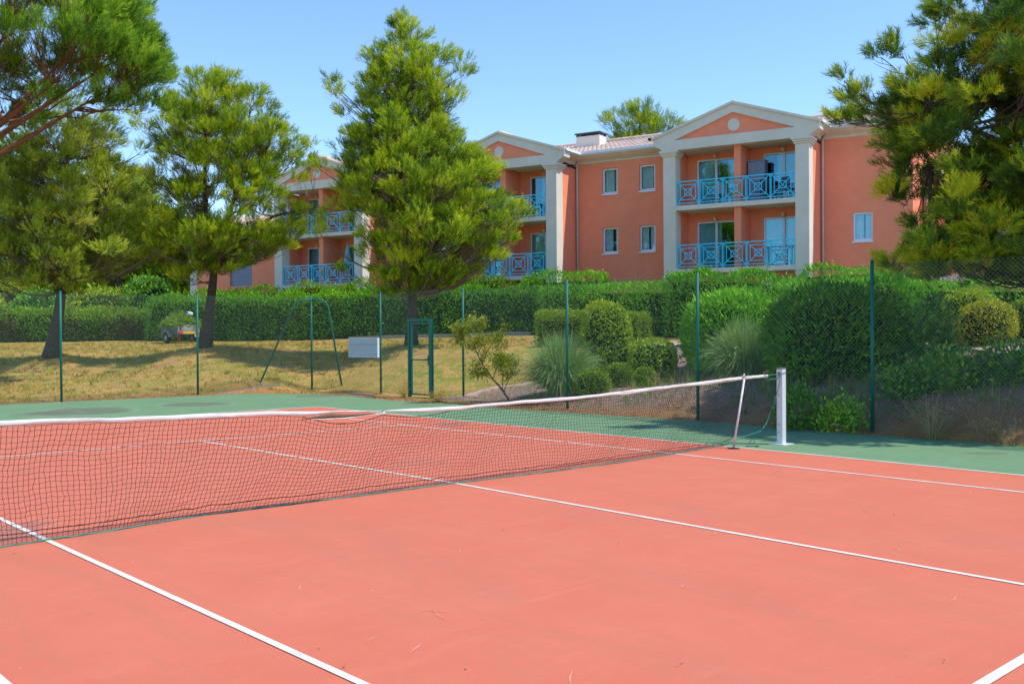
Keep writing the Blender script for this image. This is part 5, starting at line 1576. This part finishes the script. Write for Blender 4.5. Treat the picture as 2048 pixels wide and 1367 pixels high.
bush('round_shrub', 'pale green clipped dome cut off by the right edge of the view', 'shrub', 2055, 696, 21.6, .8, .9, BOX, .055, .035, 1200, 130, rand=.9, tint=(.62, .2))
gd_ = 'dark straggly shrubs on the right bank'
bush('dark_shrub', 'tall straggly dark shrub right of the thick green fence post', 'shrub', 1812, 745, 19.0, 1.0, 1.3, DARKLEAF, .12, .045, 624, 131, gd_, loose=.5, bump=.14, core=False, tint=(.4, .25))
bush('dark_shrub', 'straggly dark shrub in front of the light green dome', 'shrub', 1872, 738, 19.6, .62, 1.15, DARKLEAF, .12, .045, 624, 132, gd_, loose=.5, bump=.14, core=False, tint=(.4, .25))
bush('dark_shrub', 'low dark shrub on the bank just beyond the thick post', 'shrub', 1806, 808, 16.8, .75, .62, DARKLEAF, .10, .05, 720, 133, gd_, loose=.5, bump=.14, core=False, tint=(.5, .25))
bush('dark_shrub', 'wide dark shrub above the bare soil at the right side', 'shrub', 1900, 806, 16.6, .9, .62, DARKLEAF, .10, .045, 720, 134, gd_, loose=.45, bump=.14, core=False, tint=(.5, .25))
bush('dark_shrub', 'dark shrub filling the bank at the right edge under the pine', 'shrub', 2025, 775, 16.2, 1.0, .62, DARKLEAF, .10, .04, 720, 135, gd_, loose=.4, bump=.14, core=False, tint=(.35, .25))
bush('dark_shrub', 'dark leafy shrub right behind the white net post', 'shrub', 1592, 835, 17.0, .62, .72, DARKLEAF, .08, .035, 1008, 136, gd_, loose=.4, bump=.14, core=False, tint=(.4, .25))
bush('dark_shrub', 'low green weed shrub at the foot of the fence left of the thick post', 'shrub', 1685, 858, 16.6, .72, .58, DARKLEAF, .08, .03, 864, 138, gd_, loose=.5, bump=.14, core=False, tint=(.6, .25))
gs_ = 'grey green shrubs beyond the left hedge'
bush('grey_shrub', 'dark rounded shrub showing left of the leaning trunk above the hedge', 'shrub', 70, 640, 62, 2.6, 3.0, DARKLEAF, .2, .09, 110, 141, gs_, bump=.2)
bush('grey_shrub', 'wide grey green shrub above the hedge right of the leaning trunk', 'shrub', 215, 640, 62, 4.4, 3.1, PINE_G, .2, .09, 110, 142, gs_, bump=.2, tint=(.4, .2))
bush('grey_shrub', 'grey green shrub at the far left edge above the hedge', 'shrub', -50, 640, 63, 4.2, 3.3, PINE_G, .2, .09, 110, 143, gs_, bump=.2, tint=(.5, .2))
bush('grey_shrub', 'dark green shrub above the hedge left of the trailer', 'shrub', 310, 640, 61, 3.4, 3.5, DARKLEAF, .2, .09, 110, 144, gs_, bump=.2, tint=(.55, .2))

hedge('woods', 'far green woodland beyond the left hedge', [hp(-420, 650, 86), hp(-60, 650, 84), hp(200, 650, 82), hp(400, 650, 80)], [6.6, 5.8, 6.8, 6.0], 4.0, LAUREL_Y, .5, .3, 40, 199, bump=.9, tint=(.35, .25), rand=.9)
bpy.data.objects['woods']['kind'] = 'stuff'; bpy.data.objects['woods']['category'] = 'woodland'
# ---- pampas clumps
def blades(B, n, r, h, arch, rng, w=.012, segs=6):
    """arching blades from one tuft: steep in the middle, spilling over at the sides"""
    a = rng.random(n) * 2 * math.pi
    th = np.arcsin(np.clip(rng.random(n) ** .6 * .97, 0, .97))
    L = h * (.72 + .5 * rng.random(n)) * (1 + .25 * np.sin(th))
    b0 = np.stack([np.cos(a), np.sin(a), np.zeros(n)], 1) * (rng.random(n) * r * .28)[:, None]
    t = np.linspace(0, 1, segs + 1)
    pts = []
    for q in t:
        rad = L * np.sin(th) * q * r / h * 1.05
        z = L * (np.cos(th * .8) * q * 1.15 - arch * (.22 + .5 * np.sin(th)) * q ** 2.4)
        pts.append(b0 + np.stack([np.cos(a) * rad, np.sin(a) * rad, np.maximum(z, .01)], 1))
    out = []
    sd = np.stack([-np.sin(a), np.cos(a), np.zeros(n)], 1) + rng.normal(scale=.5, size=(n, 3)); sd = nrm(sd)
    for i in range(segs):
        w0, w1 = w * (1 - t[i] * .8), w * (1 - t[i + 1] * .8)
        out.append(np.stack([pts[i] - sd * w0 / 2, pts[i] + sd * w0 / 2, pts[i + 1] + sd * w1 / 2, pts[i + 1] - sd * w1 / 2], 1).reshape(-1, 3))
    return np.concatenate(out), np.tile(np.repeat(np.clip(rng.normal(.5, .25, n), 0, 1), 4), segs)
def pampas(label, px, py, d, r, h, n, seed, leaf):
    rng = np.random.default_rng(seed)
    B = at(px, py, d); B[2] = zt(B[0], B[1])
    V, T = blades(B, n, r, h, .8, rng, w=.016)
    tag(big_mesh('pampas_grass', [(V, 4, 0, T)], leaf, loc=tuple(B)), label, 'ornamental grass', 'arching grass clumps')
pampas('arching silvery grass clump in front of the box hedge', 1122, 792, 23.3, .88, 1.38, 4200, 151, SILVER)
pampas('yellowish grass clump between the two oleander bushes behind the net', 1492, 782, 21.4, .80, 1.25, 3200, 152, SILVER)

# ---- small peach tree by the fence
def peach():
    rng = np.random.default_rng(161)
    d = 23.9; base = (1017, 787); k = d / FPX
    B = at(*base, d); B[2] = zt(B[0], B[1])
    t = thing('peach_tree', 'small leaning fruit tree with sparse yellow green leaves behind the fence', 'tree', tuple(B), -YAW)
    L = lambda px, py, y=0: np.array([(px - base[0]) * k, y, (base[1] - py) * k])
    mb = MB()
    br = [[(1017, 787), (1005, 765), (985, 745), (965, 715), (950, 685), (945, 655), (948, 630)], [(985, 745), (962, 733), (935, 722)], [(1005, 765), (1006, 735), (1006, 705), (1012, 680)], [(965, 715), (975, 690), (990, 668), (1005, 655)], [(950, 685), (930, 670), (918, 640)], [(955, 695), (968, 670), (965, 640)], [(948, 670), (930, 650), (938, 628)], [(985, 745), (998, 715), (1020, 700)], [(1008, 768), (1020, 740), (1035, 715)]]
    tips = []
    for i, b in enumerate(br):
        y1 = rng.normal() * .35 if i else 0
        P = np.array([L(px, py, y1 * j / len(b)) for j, (px, py) in enumerate(b)])
        tq = np.linspace(0, len(P) - 1, 14); P = np.stack([np.interp(tq, range(len(P)), P[:, c]) for c in range(3)], 1); P[1:-1] = (P[:-2] + 2 * P[1:-1] + P[2:]) / 4
        r0 = .03 if i == 0 else .012
        mb.tube(P, np.linspace(r0, .006, 14), 7)
        for _ in range(9):
            s = P[rng.integers(5, 14)]; e = s + rand_unit(1, rng)[0] * np.array([.28, .28, .18]) + np.array([0, 0, .08])
            mb.tube([s, (s + e) / 2 + (0, 0, .02), e], [.005, .004, .002], 3, caps=False)
            for q in np.linspace(.3, 1, 4): tips.append(s * (1 - q) + e * q)
    mb.build('trunk', m_twig, t)
    tips = np.array(tips); P = np.repeat(tips, 13, 0) + rng.normal(scale=.06, size=(len(tips) * 13, 3))
    D = nrm(rng.normal(size=P.shape) * .8 + np.array([0, 0, -.5]))
    V, T = leaves(P, D, .11, .022, rng, rng.normal(.6, .22, len(P)))
    big_mesh('foliage', [(V, 4, 0, T)], PEACH, t)
peach()

# ---- dry weeds on the bank
def dry_weed(label, px, py, d, r, h, n, seed, leaf=STRAW):
    rng = np.random.default_rng(seed)
    B = at(px, py, d); B[2] = zt(B[0], B[1])
    mb = []
    V, T = blades(B, n, r, h, .35, rng, w=.008, segs=5)
    mb.append((V, 4, 0, T))
    P = V.reshape(-1, 4, 3)[n * 2:, 2]; P = P[rng.random(len(P)) < .6]
    V2, T2 = leaves(np.repeat(P, 3, 0), rand_unit(len(P) * 3, rng), .045, .010, rng, rng.normal(.6, .25, len(P) * 3))
    mb.append((V2, 4, 0, T2))
    tag(big_mesh('dry_weed', mb, leaf, loc=tuple(B)), label, 'weed', 'dry weeds on the right bank')
dry_weed('dry straw coloured weed at the fence foot right of the thick post', 1862, 868, 15.3, .38, .62, 90, 171)
dry_weed('leggy pale dead weed climbing the bank near the right edge', 1975, 855, 14.9, .55, .95, 34, 172)
dry_weed('low dead weed at the right edge of the court beside the bank', 2025, 878, 14.4, .4, .35, 50, 173)
dry_weed('small dry weed beside the white net post', 1640, 852, 16.9, .25, .4, 40, 174)
dry_weed('green and straw tuft at the right foot of the gate', 878, 797, 24.6, .35, .30, 90, 175, LAWNG)
dry_weed('straw tuft growing by the left foot of the gate', 808, 793, 26.4, .28, .35, 60, 176, LAWNG)

# ---- grass and fallen needles
def scatter(n, test, rng, lo, hi):
    xy = rng.random((n, 2)) * (np.array(hi) - lo) + lo
    return xy[test(xy)]
rng = np.random.default_rng(181)
def lawn_test(xy):
    cd = court_dist(xy); sd2_ = (xy[:, 0] - _kA[0]) * _kn[0] + (xy[:, 1] - _kA[1]) * _kn[1]
    b = (xy - B0[:2]) @ BD[:2]
    return (cd > .5) & ((sd2_ < 0) | (xy[:, 0] < 8.6)) & (b < -6)
xy = scatter(60000, lawn_test, rng, [-14, 17], [26, 52])
# patchy
dn = np.sin(xy[:, 0] * .9 + np.sin(xy[:, 1] * .7)) + np.sin(xy[:, 1] * 1.1 + .5 * xy[:, 0])
xy = xy[rng.random(len(xy)) < .45 + .25 * dn]
P = np.stack([xy[:, 0], xy[:, 1], zt(xy[:, 0], xy[:, 1]) - .01], 1)
n3 = 4
Pr = np.repeat(P, n3, 0) + rng.normal(scale=(.05, .05, 0), size=(len(P) * n3, 3))
D = nrm(rng.normal(size=Pr.shape) * .7 + np.array([0, 0, .9]))
w = nrm(np.cross(D, rng.normal(size=Pr.shape)))
patch = .50 + .22 * np.sin(Pr[:, 0] * 2.7 + np.sin(Pr[:, 1] * 2.1)) * np.sin(Pr[:, 1] * 3.1) + .40 * np.sin(Pr[:, 0] * .8 + 1.3 * np.sin(Pr[:, 1] * .5)) * np.sin(Pr[:, 1] * .9 + .6)
V = np.stack([Pr - w * .008, Pr + w * .008, Pr + D * .075 * (.6 + .8 * rng.random((len(Pr), 1)))], 1).reshape(-1, 3)
T = np.repeat(np.clip(patch + rng.normal(scale=.2, size=len(Pr)), 0, 1), 3)
g = big_mesh('grass', [(V, 3, 0, T)], LAWNG); tag(g, 'short dry lawn grass between the court and the hedge', 'grass', kind='stuff')

tu = scatter(9000, lawn_test, rng, [-13, 17], [26, 44])
ch = []
for x, y, z_t in zip(tu[:, 0], tu[:, 1], zt(tu[:, 0], tu[:, 1])):
    n_t = 9; c = np.array([x, y, z_t - .01])
    Pt = c + rng.normal(scale=(.05, .05, 0), size=(n_t, 3)); Dt = nrm(rng.normal(size=(n_t, 3)) * .55 + np.array([0, 0, 1.0])); wt = nrm(np.cross(Dt, rng.normal(size=(n_t, 3))))
    base_t = rng.choice([.05, .2, .55, .85])
    ch.append((np.stack([Pt - wt * .011, Pt + wt * .011, Pt + Dt * rng.uniform(.08, .17)], 1).reshape(-1, 3), 3, 0, np.repeat(np.clip(base_t + rng.normal(scale=.12, size=n_t), 0, 1), 3)))
tag(big_mesh('grass_tufts', ch, LAWNG), 'taller dry tufts scattered over the lawn', 'grass', kind='stuff')
xy = scatter(90000, lambda q: (np.abs(court_dist(q) - .12) < .42) & (q[:, 1] > -6), rng, [-9, -6], [10.2, 20])
cd = court_dist(xy); keep = rng.random(len(xy)) < np.where(cd < 0, np.exp(cd / .10) * .55, .9); xy = xy[keep]
P = np.stack([xy[:, 0], xy[:, 1], np.maximum(zt(xy[:, 0], xy[:, 1]), 0.0) + .006], 1)
a = rng.random(len(P)) * 6.283
D = np.stack([np.cos(a), np.sin(a), rng.normal(scale=.15, size=len(P))], 1)
V, T = leaves(P, nrm(D), .07, .012, rng, rng.normal(.5, .25, len(P)))
g = big_mesh('fallen_needles', [(V, 4, 0, T)], NEEDLE_LITTER); tag(g, 'orange brown pine needle litter along the edge of the court', 'pine litter', kind='stuff')

# ground cover of the planted bank: chips, dead leaves and seedlings
xy = scatter(60000, lambda q: (q[:, 0] > 8.75 + .04 * q[:, 1] * 0) & (court_dist(q) > .3) & (((q[:, 0] - _kA[0]) * _kn[0] + (q[:, 1] - _kA[1]) * _kn[1]) > 0), rng, [8.6, -8], [20, 13])
xy = xy[rng.random(len(xy)) < .55]
P = np.stack([xy[:, 0], xy[:, 1], zt(xy[:, 0], xy[:, 1]) + .012], 1)
D = nrm(rng.normal(size=P.shape) * np.array([1, 1, .5]) + np.array([0, 0, .15]))
V, T = leaves(P, D, .055, .022, rng, rng.normal(.5, .3, len(P)))
g = big_mesh('bark_litter', [(V, 4, 0, T)], NEEDLE_LITTER if False else STRAW); tag(g, 'dry leaf and bark litter on the planted bank', 'leaf litter', kind='stuff')
q = P[rng.random(len(P)) < .03]
q = q[q[:, 1] < 4]
pr = np.repeat(q, 26, 0) + rng.normal(scale=(.10, .10, .03), size=(len(q) * 26, 3))
V, T = leaves(pr, nrm(rng.normal(size=pr.shape) * .8 + np.array([0, 0, .8])), .10, .022, rng, rng.normal(.4, .25, len(pr)))
g = big_mesh('undergrowth', [(V, 4, 0, T)], DARKLEAF); tag(g, 'low green weeds scattered on the planted bank', 'weeds', kind='stuff')

q = scatter(420, lambda q: (court_dist(q) > .35) & (q[:, 0] > 8.8) & (q[:, 1] < 8), rng, [8.7, -6], [11.5, 9])
ch = []
for x, y in q:
    V, T = blades(None, 16, rng.uniform(.10, .25), rng.uniform(.15, .42), .45, rng, w=.007, segs=3)
    ch.append((V + np.array([x, y, zt(x, y)]), 4, 0 if rng.random() < .55 else 1, T))
g = big_mesh('dry_grass', ch, [STRAW, LAUREL_Y]); tag(g, 'thin dry and green grass growing on the planted bank', 'grass', kind='stuff')

# dry litter blown onto the court: single leaves
rngc = np.random.default_rng(77)
pts = [gp(x, y) for x, y in ((1358, 1333), (1008, 1060), (640, 1300), (1790, 1030), (1890, 1325), (25, 1108), (1240, 1090), (930, 1338), (690, 1337), (1700, 880), (1840, 905), (1560, 905))]
P = np.array(pts) + np.array([0, 0, .012])
P = np.repeat(P, 2, 0)
V, T = leaves(P, nrm(rngc.normal(size=P.shape) * np.array([1, 1, .15])), .022, .009, rngc, rngc.normal(.6, .3, len(P)))
g = big_mesh('fallen_leaves', [(V, 4, 0, T)], NEEDLE_LITTER); tag(g, 'a few dry leaves blown onto the court', 'leaves', kind='stuff')
# ------------------------------------------------------------------ garden trailer with green waste
TA = math.radians(46)
B = at(378, 678.5, 47.0); B[2] = zt(B[0], B[1])
tr = thing('garden_trailer', 'small grey trailer with a yellow number plate and red reflectors by the left hedge', 'trailer', tuple(B), -YAW + TA)
m_galv = mat('galvanised', (0.32, 0.33, 0.33), .5, metal=.2, var=.1)
m_grey = mat('grey_panel', (0.10, 0.105, 0.11), .6)
m_red = mat('red_reflector', (0.55, 0.02, 0.02), .3)
m_ylw = mat('yellow_plate', (0.75, 0.42, 0.02), .5)
m_tyre = mat('tyre_rubber', (0.018, 0.018, 0.02), .85)
# local x: across, y: towards the drawbar
mb = MB(); W_, L_ = 1.12, 1.75
mb.box((-W_ / 2, 0, .42), (W_ / 2, L_, .46))
mb.box((-W_ / 2, .03, .46), (-W_ / 2 + .03, L_, .86)); mb.box((W_ / 2 - .03, .03, .46), (W_ / 2, L_, .86)); mb.box((-W_ / 2 + .03, L_ - .03, .46), (W_ / 2 - .03, L_, .86))
mb.build('body', m_grey, tr, bevel=.008)
tg = MB().box((-W_ / 2, 0, .46), (W_ / 2, .028, .92)).build('tailgate', m_galv, tr, bevel=.008)
MB().box((-.30, -.012, .66), (.12, -.002, .84)).build('sticker', mat('pale_sticker', (.38, .38, .39), .5), tg)
for s in (-1, 1):
    MB().add([(s * .42 - .07, -.012, .62), (s * .42 + .07, -.012, .62), (s * .42, -.012, .75), (s * .42 - .07, -.001, .62), (s * .42 + .07, -.001, .62), (s * .42, -.001, .75)], [(0, 1, 2), (0, 3, 4, 1), (1, 4, 5, 2), (2, 5, 3, 0)]).build('reflector', m_red, tr)
    MB().box((min(s * .36, s * .54), -.05, .47), (max(s * .36, s * .54), -.004, .57)).build('tail_lamp', m_red, tr, bevel=.01)
    x = s * (W_ / 2 + .12)
    w = MB().tube([(x - .08, 0, 0), (x - .06, 0, 0), (x + .06, 0, 0), (x + .08, 0, 0)], [.22, .27, .27, .22], 22).build('wheel', m_tyre, tr); w.location = (0, .85, .27)
    MB().tube([(x - .085, 0, 0), (x + .085, 0, 0)], [.14, .14], 16).build('rim', m_galv, w)
    mb = MB(); a = np.linspace(.15, math.pi - .15, 9)
    for a0, a1 in zip(a[:-1], a[1:]):
        p = lambda t, r: (.85 + r * math.cos(t), .27 + r * math.sin(t))
        V = []
        for xx in (x - .11, x + .11):
            for t_, r_ in ((a0, .33), (a1, .33), (a1, .35), (a0, .35)): V.append((xx, *p(t_, r_)))
        mb.add(V, [(0, 1, 2, 3), (7, 6, 5, 4), (0, 4, 5, 1), (2, 6, 7, 3)])
    mb.build('mudguard', m_galv, tr)
    MB().cyl((s * .45, .08, .02), (s * .45, .08, .44), .022, 8).build('prop_stand', m_red if s < 0 else m_galv, tr)
MB().box((-.30, -.03, .47), (.30, -.004, .57)).build('number_plate', m_ylw, tr)
MB().bar((0, L_, .42), (0, L_ + .9, .42), .07).cyl((0, L_ + .75, .02), (0, L_ + .75, .5), .03, 8).build('drawbar', m_galv, tr)

rng = np.random.default_rng(191)
n = 2600
P = rng.random((n, 3)); P[:, 0] = (P[:, 0] - .5) * 1.25; P[:, 1] = P[:, 1] * 1.9 - .05
hmax = .68 * np.clip(1 - ((P[:, 0]) / .75) ** 2, .05, 1) * np.clip(1 - ((P[:, 1] - .85) / 1.2) ** 2, .05, 1)
P[:, 2] = .80 + hmax * P[:, 2] ** .5
D = nrm(rng.normal(size=P.shape) * np.array([1, 1, .6]) + np.array([0, 0, -.05]))
V, T = leaves(P, D, .22, .05, rng, rng.normal(.55, .3, n))
V2, T2 = leaves(P[:500], nrm(rng.normal(size=(500, 3))), .3, .02, rng, rng.normal(.7, .2, 500))
heap = big_mesh('garden_waste', [(V, 4, 0, T), (V2, 4, 1, T2)], [LAUREL_Y, STRAW], loc=tuple(B)); heap.rotation_euler = (0, 0, -YAW + TA)
tag(heap, 'heap of cut yellow green branches piled on the garden trailer', 'garden waste')
bt = thing('plastic_bag', 'small blue and white plastic bag lying on top of the cut branches', 'bag', tuple(B + np.array([0, 0, 1.42]) + RH * -.12 + FH * .5), -YAW)
u = np.linspace(0, math.pi, 9); v = np.linspace(0, 2 * math.pi, 15); V = []; Fq = []
for i in range(9):
    for j in range(14):
        r = 1 + .25 * math.sin(3 * v[j] + i) + .15 * math.sin(5 * v[j] - 2 * i)
        V.append((.17 * r * math.sin(u[i]) * math.cos(v[j]), .12 * r * math.sin(u[i]) * math.sin(v[j]), .10 * math.cos(u[i]) + .03 * math.sin(4 * v[j])))
for i in range(8):
    for j in range(14): Fq.append((i * 14 + j, (i + 1) * 14 + j, (i + 1) * 14 + (j + 1) % 14, i * 14 + (j + 1) % 14))
MB().add(V, Fq, 0, True).build('sack', mat('white_plastic', (.62, .66, .74), .35), bt)
MB().box((-.17, -.10, .03), (-.05, .06, .10)).build('blue_print', mat('blue_plastic', (.02, .10, .55), .35), bt, bevel=.02)
